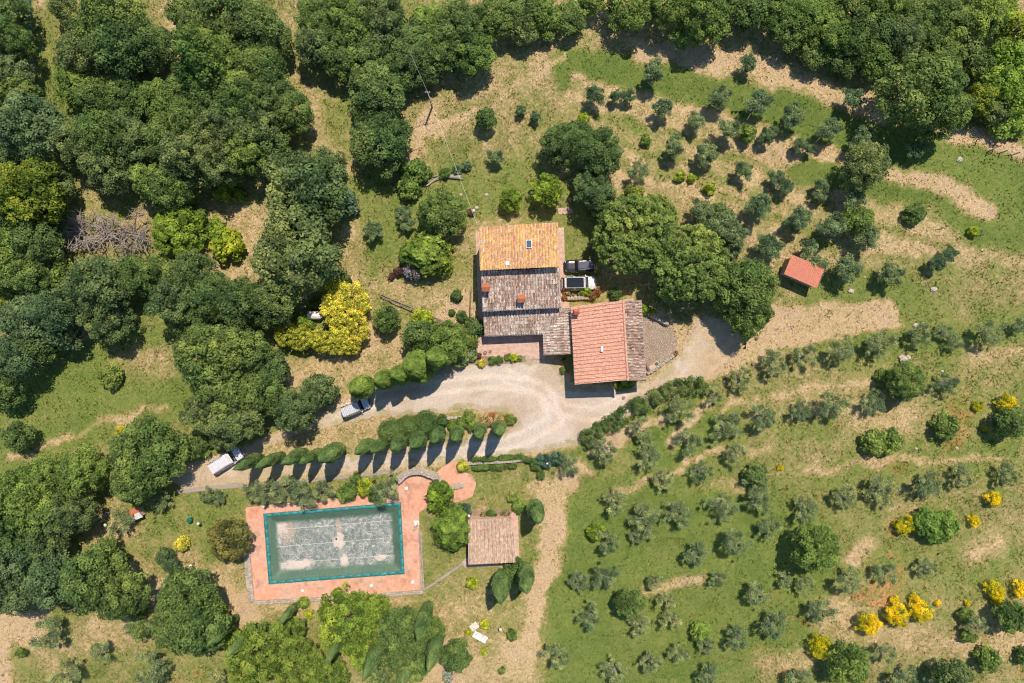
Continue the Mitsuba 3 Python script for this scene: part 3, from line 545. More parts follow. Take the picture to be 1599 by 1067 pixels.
# ------------------------------------------------------------------ planting
PLANTS = []        # (key, px, py, words, category, group)
PR = np.random.default_rng(99)
def plant(kind, name, px, py, rpx, words, cat, group=None, hs=1.0, hc=.60, tip=None, rotz=None, z=None):
    g, R, H, tr = PROTO[kind][PR.integers(len(PROTO[kind]))]
    h = H * (rpx * S / R) * hs
    for _ in range(3):
        s = rpx * S * (1 - hc * h / HCAM) / R; h = H * s * hs
    x, y = W(px, py, hc * h); zz = float(gz(x, y)[0]) - .03 if z is None else z
    k = key_for(name)
    M = rot(PR.uniform(0, 360) if rotz is None else rotz, (x, y, zz)) @ np.diag([s, s, s * hs, 1])
    scene[k + '__crown'] = {'type': 'instance', 'to_world': T(M), 'group': {'type': 'ref', 'id': g + '_crown_group'}}
    if tr: scene[k + '__trunk'] = {'type': 'instance', 'to_world': T(M), 'group': {'type': 'ref', 'id': g + '_trunk_group'}}
    PLANTS.append((k, px, py, words, cat, group))
    return k
# ------------------------------------------------------------------ the woods: px, py, radius px, tone
D, M_, B_, O_, U_, Y_ = 'dark', 'mid', 'bright', 'oliveoak', 'blue', 'yellowgreen'
WOODS = {
 'top left wood': [(12,16,32,D),(12,62,34,M_),(10,108,34,U_),(22,150,32,M_),(46,200,50,U_),(4,178,26,D),(8,246,32,U_),(98,10,20,O_),(110,34,16,O_),(178,22,48,M_),(142,50,32,M_),(222,30,42,D),(186,78,48,D),(238,74,36,D),(122,84,34,O_),(142,96,28,O_),(168,104,32,B_),
  (118,134,30,B_),(152,152,34,M_),(128,172,28,O_),(196,158,38,M_),(212,192,36,M_),(250,160,36,M_),(268,186,32,B_),(288,20,24,D),(348,25,48,D),(312,52,36,D),(398,42,42,D),(372,72,36,D),(424,18,30,M_),(428,62,28,D),
  (326,98,50,B_),(292,112,34,B_),(370,122,40,M_),(410,108,38,M_),(440,118,26,M_),(288,152,36,M_),(332,154,40,M_),(380,162,38,M_),(424,152,36,M_),(456,176,34,M_),(310,192,38,M_),(354,206,40,M_),(402,200,38,M_),(446,208,34,M_),(270,218,38,M_),(300,250,42,O_),
  (348,252,38,O_),(388,240,34,M_),(428,232,28,M_),(130,226,38,O_),(168,214,38,M_),(210,224,42,M_),(236,250,34,D),(124,262,36,O_),(168,262,40,O_),(206,272,38,M_),(240,284,30,M_),(272,296,34,M_),(94,292,26,O_)],
 'left edge wood': [(48,300,52,Y_),(12,292,26,Y_),(86,314,26,Y_),(28,346,38,D),(66,342,34,D),(98,328,18,B_),(20,388,38,M_),(62,386,38,M_),(84,406,22,M_),(14,428,34,M_),(54,430,36,M_),(94,432,30,M_),(14,466,22,Y_),(40,466,16,Y_),
  (46,500,44,U_),(86,486,38,U_),(14,522,36,U_),(28,556,34,U_),(94,520,28,U_),(62,546,24,D),(6,608,30,D),(8,582,22,D)],
 'middle left wood': [(152,446,48,O_),(190,468,44,O_),(204,432,34,M_),(168,500,36,O_),(128,436,26,D),(224,452,26,O_),(242,428,30,M_),(266,430,30,U_),(302,426,34,M_),(330,462,38,D),(276,470,40,M_),(302,502,34,M_),(276,520,32,M_),(350,446,32,D),
  (376,474,38,D),(426,470,38,D),(388,502,32,D),(328,556,48,M_),(380,548,42,M_),(418,576,34,D),(350,602,46,M_),(308,588,32,M_),(404,612,40,M_),(326,642,36,O_),(372,652,38,O_),(354,680,26,O_),(422,640,30,O_)],
 'oaks beside the dry clearing': [(476,300,64,O_),(512,258,26,O_),(444,312,34,O_),(466,394,66,O_),(506,404,36,O_),(432,380,26,O_),(468,424,34,O_)],
 'trees along the drive': [(462,640,34,O_),(500,611,28,O_)],
 'top middle wood': [(500,26,38,M_),(546,34,42,M_),(592,26,40,M_),(490,72,32,M_),(498,98,24,B_),(530,80,36,M_),(574,86,38,M_),(608,76,34,O_),(640,92,36,M_),(646,54,32,M_),(626,22,30,O_),(672,34,30,M_),(692,72,38,M_),(722,40,38,M_),(738,82,36,M_),(762,60,32,O_),
  (778,24,36,M_),(790,52,26,B_),(818,46,24,O_),(700,102,28,M_),(668,108,24,M_),(746,102,20,M_),(812,14,28,M_),(842,22,28,B_),(868,12,28,B_),(888,28,28,M_),(852,44,18,B_),(622,120,28,M_),(588,146,46,M_),(558,150,24,M_),(566,214,38,D),(594,220,48,D),(570,250,32,D),(612,246,28,D)],
 'top right wood': [(985,12,40,B_),(1008,-6,36,B_),(960,-8,34,M_),(1130,-10,36,M_),(950,18,38,B_),(990,20,34,B_),(1020,36,32,B_),(1042,12,34,B_),(1076,24,38,B_),(1104,34,40,B_),(1076,60,24,B_),(1138,16,32,B_),(924,8,22,M_),(1168,24,32,M_),(1194,14,32,M_),(1178,46,22,D),(1218,28,34,B_),(1232,58,26,M_),(1262,38,34,B_),(1292,18,34,B_),
  (1302,60,34,B_),(1342,24,38,M_),(1338,72,34,M_),(1372,52,36,D),(1384,18,34,M_),(1368,100,28,M_),(1424,18,38,M_),(1404,72,34,O_),(1444,56,34,M_),(1482,40,38,M_),(1474,92,36,M_),(1512,80,30,M_),(1534,28,38,M_),(1528,62,28,D),(1276,86,26,D),(1322,102,26,D)],
 'big oaks at the right end of the dry strip': [(1440,142,56,M_),(1484,128,38,M_),(1430,182,34,M_),(1472,178,38,M_),(1504,164,32,M_)],
 'right edge thicket': [(1564,16,32,'scrub'),(1594,44,32,Y_),(1576,84,32,'scrub'),(1598,112,28,'scrub'),(1544,104,24,M_),(1532,124,22,Y_),(1532,154,24,Y_),(1566,134,30,'scrub'),(1594,150,28,'scrub'),(1562,168,24,O_)],
 'lower left wood': [(232,702,52,M_),(268,692,36,D),(192,722,42,M_),(262,732,36,M_),(214,748,36,M_),(130,736,40,M_),(112,768,36,M_),(152,758,36,M_),(74,746,36,B_),(38,766,38,B_),(18,802,38,B_),(70,792,40,B_),(112,802,34,M_),(28,842,36,M_),(302,696,20,D),(134,790,32,M_),(76,846,30,O_),
  (14,882,38,U_),(18,922,38,U_),(14,956,34,U_),(42,908,28,U_),(80,902,42,U_),(122,870,42,M_),(102,932,42,U_),(152,902,46,M_),(188,880,38,M_),(196,926,36,M_),(150,944,38,M_),(166,866,26,M_)],
 'round clump below the pool garden': [(292,930,44,M_),(330,928,34,M_),(310,976,46,M_),(268,974,34,M_),(290,1008,34,M_),(338,962,26,M_)],
}
TW_ = {D: 'dark green', M_: 'mid green', B_: 'bright green', O_: 'olive green', U_: 'blue green', Y_: 'yellow green', 'scrub': 'fresh green'}
def thin(L):
    out = []
    for t in sorted(L, key=lambda t: -t[2]):
        if all(math.hypot(t[0] - o[0], t[1] - o[1]) > .51 * (t[2] + o[2]) for o in out): out.append(t)
    return out
for wood, L in WOODS.items():
    L = thin(L)
    for px, py, r, t in L:
        if t == M_: t = PR.choice([M_, M_, M_, M_, O_, D, B_])
        if wood == 'top right wood': py -= 9
        sz = 'big' if r >= 44 else 'small' if r <= 28 else ''
        plant(('small_tree_' if r < 33 else 'tree_') + t, 'broadleaf_tree', px, py, r * 1.09, f'{sz} {TW_[t]} broadleaf tree'.strip(), 'tree', 'trees of the ' + wood, hs=PR.uniform(.85, 1.25) * (.78 if wood.startswith('top r') or wood.startswith('top m') else 1))
for px, py, r, w in ((992, 366, 66, 'huge domed light green tree'), (1078, 414, 68, 'huge domed light green tree with leafy tufts'), (1024, 338, 36, 'light green tree in the domed clump')):
    plant('tree_walnut', 'domed_tree', px, py, r, w, 'tree', None, hs=.95)
for px, py, r in ((1166, 448, 48), (1168, 492, 36), (1150, 470, 34)): plant('tree_bright' if r < 45 else 'tree_mid', 'broadleaf_tree', px, py, r * 1.05, 'dense green shade tree', 'tree')
for px, py, r, k in ((402, 1018, 50, ''), (464, 1040, 42, ''), (450, 988, 28, ''), (512, 1058, 32, ''), (380, 1054, 26, ''), (544, 966, 50, 'yellow'), (570, 1008, 36, 'yellow'), (590, 946, 20, 'yellow')):
    plant('tree_fine' + k, 'feathery_tree', px, py, r * 1.04, ('yellow green' if k else 'bright green') + ' fine-leaved tree', 'tree', 'fine-leaved trees below the pool', hs=.85)
for px, py, r, t in ((622, 984, 36, M_), (640, 1030, 36, M_), (604, 1056, 28, O_), (674, 984, 22, B_), (604, 1020, 22, M_)): plant(('small_tree_' if r < 33 else 'tree_') + t, 'broadleaf_tree', px, py, r * 1.06, f'{TW_[t]} tree of the bottom grove', 'tree', 'trees below the pool', hs=.9)
plant('small_tree_mid', 'broadleaf_tree', 712, 1024, 27, 'round mid green tree, below the white table', 'tree')
# bright scrub on the right edge
for px, py, r in ((1576, 182, 30), (1597, 188, 24), (1550, 172, 16), (1590, 130, 22)): plant('shrub_scrub', 'scrub_bush', px, py, r, 'bright green scrub bush', 'bush', hs=.8)

# ------------------------------------------------------------------ olive trees: upper grove dense, lower grove silvery and spreading
UP = [(1021,112,21),(1168,100,15),(929,146,18),(962,148,12),(983,147,12),(1037,167,17),(1085,190,15),(1122,152,19),(1184,164,21),(1140,203,19),(1196,212,14),(1237,182,20),(1210,206,9),(1250,226,12),(1266,232,11),(1296,203,19),(1346,216,20),(1332,152,17),(1052,232,19),(1101,243,20),
      (1160,264,17),(1214,278,14),(1228,292,14),(1283,288,13),(1284,306,12),(1334,310,19),(1247,340,20),(1302,352,24),(1352,370,20),(1184,322,21),(1207,386,18),(1264,388,17),(1195,384,18),(1322,420,22),(1390,425,20),(1464,410,14),(1482,396,13),(1125,352,22),(1150,366,20),(1096,335,22),(1276,414,16),(1380,255,14),(1428,236,14)]
for px, py, r in UP: plant('olive_dense', 'olive_tree', px, py, r * 1.28, ('small ' if r < 14 else 'large ' if r > 19 else '') + 'dark grey green olive tree', 'olive tree', 'olive trees of the upper grove', hs=1.05)
LOW = [(1113,617,17),(1060,642,24),(999,667,19),(1006,686,14),(944,703,23),(1011,712,23),(1074,690,24),(1134,667,27),(1191,651,24),(1149,709,20),(1096,737,20),(1035,748,20),(1181,752,22),(1157,590,21),(1210,567,23),(1259,556,22),(1315,545,24),(1375,539,25),(1251,640,19),(1302,633,26),
       (1362,627,23),(1436,522,20),(1476,518,16),(1490,532,16),(1550,519,26),(1597,508,14),(1477,600,20),(1185,781,23),(1127,790,25),(1256,792,23),(1318,774,22),(1200,824,20),(1147,845,26),(1086,864,22),(1057,802,23),(1372,765,26),(1444,752,25),(1498,742,20),(1569,740,20),
       (959,782,22),(1007,812,28),(994,838,14),(950,846,22),(947,900,24),(904,906,20),(922,962,22),(997,976,20),(1041,940,18),(1048,970,20),(869,1020,24),(960,1053,24),(1018,1036,20),(1062,1024,18),(1024,910,15),(1180,925,23),(1255,911,18),(1322,905,24),(1279,953,23),(1207,973,25),(1150,996,21),
       (1246,1058,24),(1108,1056,20),(1104,1008,16),(1120,903,15),(1380,893,21),(1444,885,18),(1518,972,20),(1413,1058,24),(1378,1015,20),(887,724,20),(1224,905,15)]
for px, py, r in LOW: plant('olive_silver', 'olive_tree', px, py, r * .96, ('small ' if r < 17 else 'large ' if r > 24 else '') + 'silvery olive tree', 'olive tree', 'olive trees of the lower grove', hs=PR.uniform(.8, 1.15))
for px, py, r in ((400,770,18),(424,766,20),(448,764,22),(474,770,22),(506,766,18),(604,764,22),(250,780,17),(322,772,12),(340,776,12),(190,812,19),(235,1048,28),(76,988,25),(216,978,20),(158,1017,17),(100,1052,22),(340,1062,16)):
    plant('olive_silver', 'olive_tree', px, py, r * 1.12, 'silvery olive tree ' + ('of the pool row' if 390 < px < 620 else 'on the lower lawn' if py > 960 else 'in the pool garden'), 'olive tree', 'olive trees around the pool garden')
for px, py, r, t, w in ((540,770,17,'leafy','leafy bush'),(570,762,15,'limegold','yellow green bush'),(555,748,10,'green','small green bush'),(586,776,12,'green','green bush')): plant('shrub_' + t, 'shrub', px, py, r, w + ' in the row along the pool', 'bush')

# ------------------------------------------------------------------ cypresses by the picture position of their tips
def cyp(tx, ty, h, words, kind='cypress', fat=1.0, group=None):
    g, R, H, tr = PROTO[kind][PR.integers(len(PROTO[kind]))]
    x, y = W(tx, ty, h); s = h / H; f = s * fat
    k = key_for('cypress'); M = rot(PR.uniform(0, 360), (x, y, float(gz(x, y)[0]) - .03)) @ np.diag([f, f, s, 1])
    scene[k + '__crown'] = {'type': 'instance', 'to_world': T(M), 'group': {'type': 'ref', 'id': g + '_crown_group'}}
    scene[k + '__trunk'] = {'type': 'instance', 'to_world': T(M), 'group': {'type': 'ref', 'id': g + '_trunk_group'}}
    labels[k] = {'label': words, 'category': 'cypress'}
    if group: labels[k]['group'] = group
    return k
ORD = ['first', 'second', 'third', 'fourth', 'fifth', 'sixth', 'seventh', 'eighth', 'ninth', 'tenth', 'eleventh', 'twelfth', 'thirteenth', 'fourteenth', 'fifteenth', 'sixteenth', 'seventeenth', 'eighteenth', 'nineteenth', 'twentieth']
ROW = [(364,734,9.4,1.),(399,731,9.6,1.),(439,725,9.6,1.05),(468,724,9.2,1.),(499,720,10,1.45),(555,709,9.4,1.15),(580,706,9.6,1.05),(611,703,9.8,1.1),(643,699,10.,1.2),(676,691,10.,1.18),(708,688,10.,1.1),(746,683,10.,1.05),(778,679,10.2,1.05)]
for i, (x, y, h, f) in enumerate(ROW): cyp(x, y, h, f'green cypress, {ORD[i]} from the left in the row casting long shadows beside the drive', fat=f * .80, group='cypress row beside the drive')
for x, y, h, f, k, w in ((553,609,8.,1.7,'cypress_box','broad rounded cypress behind the ribbed-roof jeep'),(587,597,9.4,1.15,'cypress_box','left of the two cypresses right of the jeep'),(614,589,9.4,1.2,'cypress_box','right of the two cypresses right of the jeep'),
                         (645,576,9.,2.0,'cypress_box','very broad dark cypress at the top bend of the drive'),(673,562,11.,1.15,'cypress_box','light green cypress touching the very broad dark one')): cyp(x, y, h, w, k, f)
for x, y, h, f, w in ((782,943,10.5,1.15,'left cypress of the pair below the pool house'),(822.6,927,10.,1.1,'right cypress of the pair below the pool house, beside the track'),(840,816,9.6,1.15,'cypress right of the pool house on the edge of the dirt track'),
                      (652,1000,11.,.9,'tall cypress at the upper right of the grove below the pool'),(669,1050,11.,.9,'tall cypress at the lower right of the grove below the pool'),(566,1066,12.,.8,'longest slender cypress rising out of the middle of the bottom grove'),
                      (507,1042,11.,.65,'slim cypress between the bright trees of the bottom grove'),(436,976,6.5,.9,'short cypress at the top left tip of the bottom grove'),(622,1080,10.,1.0,'cypress cut by the bottom edge of the photo'),
                      (322,1011,9.,.85,'cypress at the lower right side of the round tree clump below the pool garden'),(353,1028,9.,.85,'cypress on the left edge of the bottom grove')): cyp(x, y, h, w, 'cypress', f)

# ------------------------------------------------------------------ garden trees and bushes: kind, px, py, r, words
G = [('tree_lime',283,362,40,'lime green tree left of the dry clearing'),('shrub_leafy',302,344,22,'green bush'),('shrub_lime',342,364,22,'lime green bush'),('shrub_limegold',356,382,26,'yellow tinged lime bush'),('shrub_lime',352,300,18,'lime green bush at the wood edge'),('shrub_lime',375,306,12,'low lime bush at the wood edge'),
 ('shrub_teal',540,318,20,'blue green conifer bush'),('shrub_leafy',650,266,22,'glossy leafy bush'),('shrub_leafy',638,292,19,'glossy leafy bush'),('tree_mid',690,331,36,'round green tree'),('olive_dense',585,360,19,'grey green olive tree'),('olive_dense',632,334,18,'grey olive tree'),('olive_dense',638,352,14,'grey olive tree'),
 ('mound_bright',670,394,30,'bright green rounded tree beside the lilac bush'),('mound_bright',644,396,18,'bright green low bush'),('mound_bright',690,412,16,'bright green bush'),('shrub_lilac',646,424,16,'bush with lilac flowers'),('shrub_plum',624,424,9,'dark red bush'),('shrub_plum',612,432,6,'dark red small bush'),
 ('small_tree_mid',759,186,17,'small round tree on the dry slope'),('olive_dense',776,246,17,'thin grey olive tree on the dry slope'),('olive_dense',815,172,11,'young olive tree, left of a close pair'),('olive_dense',836,182,11,'young olive tree, right of a close pair'),('shrub_green',694,268,10,'green bush'),('shrub_greyolive',714,264,9,'grey bush'),('shrub_greyolive',729,258,8,'grey bush'),
 ('tree_dark',876,226,32,'dark green tree above the farmhouse'),('small_tree_dark',904,212,24,'dark green tree'),('tree_dark',936,240,37,'large dark green tree above the farmhouse'),('small_tree_lime',855,298,27,'lime green tree above the orange roof'),('small_tree_lime',798,312,19,'small lime green tree above the orange roof'),('shrub_plum',734,331,6,'small purple leaved bush'),
 ('tree_oliveoak',930,302,32,'olive green round tree'),('small_tree_oliveoak',916,286,22,'olive green tree'),('small_tree_dark',938,324,24,'dark tree'),('olive_silver',996,266,18,'thin leafed small tree'),('shrub_yellowolive',990,304,16,'yellowish bush behind the domed trees'),('shrub_leafy',1010,219,10,'small bright bush'),
 ('shrub_lime',1062,276,9,'small lime bush'),('shrub_lime',1080,280,8,'small lime bush'),('shrub_lime',1108,294,11,'small lime bush'),('shrub_limegold',912,184,10,'sickly yellow green sapling'),('shrub_darkgreen',1122,340,24,'dark green bush behind the domed trees'),('shrub_leafy',1168,206,16,'bright leafy bush among the olives'),('small_tree_bright',1338,344,24,'fig green tree among the olives'),('shrub_darkgreen',1430,333,17,'round dark bush on the dry strip'),
 ('tree_oliveoak',1350,262,36,'broad olive green tree'),('shrub_limegold',1520,362,9,'wilting yellow bush'),('shrub_greyolive',1145,388,16,'thin grey bush'),('tree_mid',1412,596,29,'dense green tree in the lower grove'),('shrub_green',1384,592,16,'green bush'),('shrub_green',1479,668,22,'dark green bush'),('small_tree_mid',1576,660,25,'green tree under yellow broom'),('shrub_darkgreen',1593,650,16,'dark green bush at the right edge'),
 ('shrub_leafy',1366,690,20,'bright green bush'),('shrub_leafy',1388,690,20,'bright green bush'),('tree_bright',1271,854,36,'very large dark green leafy mound'),('shrub_scrub',1448,816,22,'low green scrub'),('shrub_scrub',1476,820,22,'low green scrub'),('shrub_scrub',1462,832,18,'low green scrub'),('small_tree_mid',983,940,24,'round green bush'),('shrub_lime',931,832,14,'lime green bush'),
 ('shrub_scrub',1097,990,16,'green bush'),('small_tree_mid',1576,959,26,'dark green tree'),('small_tree_bright',1322,1032,32,'soft green tree at the bottom edge'),('small_tree_oliveoak',1484,1054,28,'grey green tree at the bottom edge'),('shrub_green',1543,1029,20,'green bush'),('shrub_darkgreen',1596,1022,14,'dark bush at the right edge'),('shrub_green',1510,992,13,'green bush'),('shrub_green',1506,960,14,'green bush'),('shrub_darkgreen',1181,744,20,'dark green bush'),
 ('small_tree_mid',605,497,21,'round green tree right of the golden tree'),('small_tree_dark',655,524,26,'dark green tree by the log fence'),('shrub_limegold',660,500,18,'yellow green bush by the log fence'),('tree_bright',700,534,32,'pale green tree beside the terrace'),('shrub_yellowolive',730,532,17,'yellowish olive bush'),('shrub_darkgreen',741,512,16,'dark green bush at the house corner'),('shrub_darkgreen',713,462,10,'dark round bush'),('shrub_darkgreen',722,494,9,'dark round bush'),('mound_box',706,488,5,'little clipped ball bush'),
 ('shrub_paleolive',718,556,18,'pale green bush over the drive edge'),('shrub_paleolive',736,552,12,'pale green bush over the drive edge'),('tree_redbrown',359,842,33,'round red brown bush'),('shrub_gold',284,851,12,'small bright yellow bush'),('small_tree_blue',258,868,14,'blue green little tree, upper'),('small_tree_blue',268,882,14,'blue green little tree, lower'),
 ('mound_bright',706,828,27,'tall round glossy bush'),('mound_bright',710,808,18,'round glossy bush top'),('shrub_lime',686,775,23,'lime green bush overhanging the coral paving'),('shrub_gold',722,728,10,'pale yellow bush'),('shrub_teal',725,796,12,'blue green bush'),('shrub_green',768,803,8,'green bush by the pool house'),('shrub_rose',756,806,6,'rose bush by the pool house'),('shrub_rose',790,803,7,'rose bush by the pool house'),('shrub_leafy',812,790,12,'leafy climber'),('shrub_leafy',800,778,8,'leafy bush'),
 ('shrub_green',800,895,16,'green bush behind the pool house'),('shrub_darkgreen',808,880,9,'dark bush at the pool house corner'),('shrub_limegold',738,911,10,'yellow green sapling'),('shrub_teal',850,720,13,'blue green bush on the garden wall'),('shrub_teal',872,716,12,'blue green bush on the garden wall'),('shrub_green',838,728,10,'green bush on the garden wall'),('shrub_green',846,742,8,'green bush'),
 ('mound_deep',611,675,19,'clipped dark bush, left of three behind the cypress row'),('mound_deep',638,669,19,'clipped dark bush, middle of three behind the cypress row'),('mound_deep',664,662,19,'clipped dark bush, right of three behind the cypress row'),('shrub_darkgreen',691,658,10,'small dark bush'),('shrub_leafy',733,652,11,'leafy bush in the bed'),('shrub_leafy',720,660,10,'leafy bush in the bed'),('shrub_leafy',738,664,10,'leafy bush in the bed'),
 ('shrub_rose',755,660,9,'rose bush with pink and orange flowers'),('shrub_rose',766,658,9,'rose bush with pink and orange flowers'),('shrub_rose',776,662,9,'rose bush with pink and orange flowers'),('shrub_red',768,650,6,'reddish bush in the bed'),('shrub_rose',784,656,8,'rose bush with pink and orange flowers'),('shrub_green',797,655,10,'green bush at the tip of the bed'),('shrub_lime',706,665,9,'lime bush in the bed'),
 ('shrub_lime',345,960,14,'lime bush on the round clump'),('shrub_lime',355,994,17,'lime bush between cypresses'),('mound_bright',474,942,8,'little round bush below the pool'),('shrub_limegold',482,960,8,'yellow green bush below the pool'),('shrub_paleteal',700,1058,10,'pale grey bush'),('shrub_green',28,1023,9,'little bush on bare ground'),('shrub_green',215,962,14,'green bush'),('small_tree_bright',218,984,16,'small green tree'),
 ('shrub_green',170,590,20,'dark green round bush on the left meadow'),('small_tree_dark',34,680,23,'small tree on the left meadow'),('shrub_darkgreen',284,546,14,'dark bush at the meadow edge'),('shrub_green',310,694,20,'green bush by the white car'),('shrub_green',283,700,12,'green bush'),('shrub_green',800,990,9,'green bush beside the lamp by the white table'),('shrub_green',784,1044,6,'tiny bush on bare ground'),
 ('shrub_limegold',758,975,8,'yellow flowering plant behind the white table'),('shrub_limegold',732,987,6,'yellow green plant left of the white table'),('shrub_limegold',756,1016,6,'yellow green plant below the white table'),('shrub_lime',978,599,11,'lime climber at the corner of the new house'),('shrub_lime',968,604,7,'lime climber tip at the new house'),('shrub_green',985,601,6,'green climber at the new house'),
 ('shrub_darkgreen',962,459,11,'dark bush behind the new house'),('shrub_lime',916,456,9,'yellow green bush beside the white bonnet'),('shrub_red',926,462,8,'red flowered bush'),('shrub_red',934,456,7,'red flowered bush'),('shrub_rose',886,456,6,'pale flowered bush'),('shrub_red',882,465,5,'red flowered pot plant'),('shrub_lime',1006,484,10,'lime bush at the yard wall'),('shrub_lime',1018,488,8,'low lime bush at the yard wall'),
 ('shrub_gold',752,568,7,'yellow bush in the terrace bed'),('shrub_plum',748,556,5,'plum red plant in the terrace bed'),('shrub_green',770,563,7,'green bush in the terrace bed'),('shrub_green',780,562,7,'green bush in the terrace bed'),('shrub_leafy',794,558,6,'leafy bush in the terrace bed'),('shrub_limegold',803,559,7,'yellow green bush in the terrace bed'),('shrub_leafy',812,560,5,'leafy bush in the terrace bed'),
 ('shrub_lime',472,504,15,'lime bush below the white tank'),('shrub_lime',484,508,9,'lime bush below the white tank'),('shrub_darkgreen',492,474,10,'dark hedge bush above the white tank'),('shrub_darkgreen',536,436,11,'dark bush left of the bare stick'),('shrub_darkgreen',880,578,6,'dark plant by the new house wall')]
for kind, px, py, r, w in G:
    nm = 'broadleaf_tree' if 'tree' in kind else 'olive_tree' if 'olive_' in kind and 'shrub' not in kind else 'shrub'
    plant(kind, nm, px, py, r * 1.08, w, 'tree' if 'tree' in w else 'bush', hs=.75 if 'climber' in w else 1.0, hc=.55)
for px, py, r, w in ((539,482,41,'large golden yellow tree'),(548,520,30,'golden yellow tree, right of the clump'),(524,459,22,'golden yellow tree top')): plant('gold_tree', 'golden_tree', px, py, r, w, 'tree', 'golden trees')
for px, py, r in ((448,524,20),(472,528,20),(498,532,20),(522,534,20),(548,540,16)): plant('gold_tree', 'golden_tree', px, py, r, 'low golden bush in the yellow hedge band', 'tree', 'golden trees', hs=1.5)
for px, py, r in ((1574,631,19),(1529,635,10),(1549,778,15),(1412,820,17),(1397,818,7),(1522,813,11),(1276,1007,21),(1353,971,22),(1396,956,22),(1431,951,20),(1550,918,17),(1554,934,12),(1592,918,15),(1460,940,6),(1507,940,6),(1424,932,10),(1392,934,8),(1218,730,6),(1536,668,6),(190,671,8),(184,678,6)):
    plant('broom', 'broom_bush', px, py, r * 1.1, ('tiny ' if r < 9 else 'big ' if r > 18 else '') + 'bright yellow flowering broom bush', 'bush', 'yellow broom bushes', hc=.5)

# labels that point to one plant each: nearest landmark, direction and rank
MARKS = [(1256, 424, 'the red roofed shed'), (520, 850, 'the covered pool'), (768, 847, 'the pool house'), (810, 390, 'the orange roof'), (936, 535, 'the coral tiled house'), (352, 720, 'the white drive car'), (556, 635, 'the ribbed-roof jeep'), (505, 500, 'the golden trees'), (150, 365, 'the dead brushwood'),
         (359, 842, 'the red brown bush'), (668, 165, 'the utility pole'), (1290, 505, 'the mown straw plot'), (749, 995, 'the white table'), (8, 8, 'the top left corner'), (1591, 8, 'the top right corner'), (8, 1059, 'the bottom left corner'), (1591, 1059, 'the bottom right corner'), (1400, 958, 'the broom thicket'), (1540, 215, 'the wire fence'),
         (1040, 390, 'the domed light green trees'), (210, 803, 'the brick oven'), (490, 492, 'the white tank'), (1271, 856, 'the dark green mound'), (800, 8, 'the middle of the top edge'), (1100, 1059, 'the middle of the bottom edge'), (870, 800, 'the dirt track'), (560, 980, 'the bottom grove'), (1440, 142, 'the big oak at the straw strip'), (350, 345, 'the dry clearing'),
         (60, 90, 'the grassy path'), (150, 600, 'the left meadow'), (1200, 8, 'the top right wood edge'), (450, 8, 'the woodland gap'), (8, 400, 'the left photo edge'), (1591, 560, 'the right photo edge'), (620, 170, 'the wood corner by the pole'), (648, 418, 'the lilac bush'), (690, 655, 'the rose bed'), (1090, 620, 'the drive hedge'), (640, 485, 'the log fence'), (1460, 820, 'the low scrub patch'), (1410, 596, 'the dense green tree'), (240, 250, 'the wood centre')]
def where(px, py):
    d, mx, my, nm = min(((px - mx) ** 2 + (py - my) ** 2, mx, my, nm) for mx, my, nm in MARKS)
    d = math.sqrt(d); a = math.degrees(math.atan2(my - py, px - mx)) % 360
    return d, ('close to' if d < 14 else ['right of', 'upper right of', 'above', 'upper left of', 'left of', 'lower left of', 'below', 'lower right of'][int((a + 22.5) // 45) % 8]) + ' ' + nm
cluster = {}
for P in PLANTS: cluster.setdefault((P[3], where(P[1], P[2])[1]), []).append(P)
for (w, at), L in cluster.items():
    L.sort(key=lambda P: where(P[1], P[2])[0])
    for i, P in enumerate(L):
        rank = '' if len(L) == 1 else ', nearest' if i == 0 else f', {ORD[i]}'
        tx = f'{w}{rank} {at}' if rank else f'{w}, {at}'
        ws = tx.split()
        if len(ws) > 16: tx = ' '.join(x for x in ws if x not in ('bright', 'leafy'))
        labels[P[0]] = {'label': tx, 'category': P[4], **({'group': P[5]} if P[5] else {})}
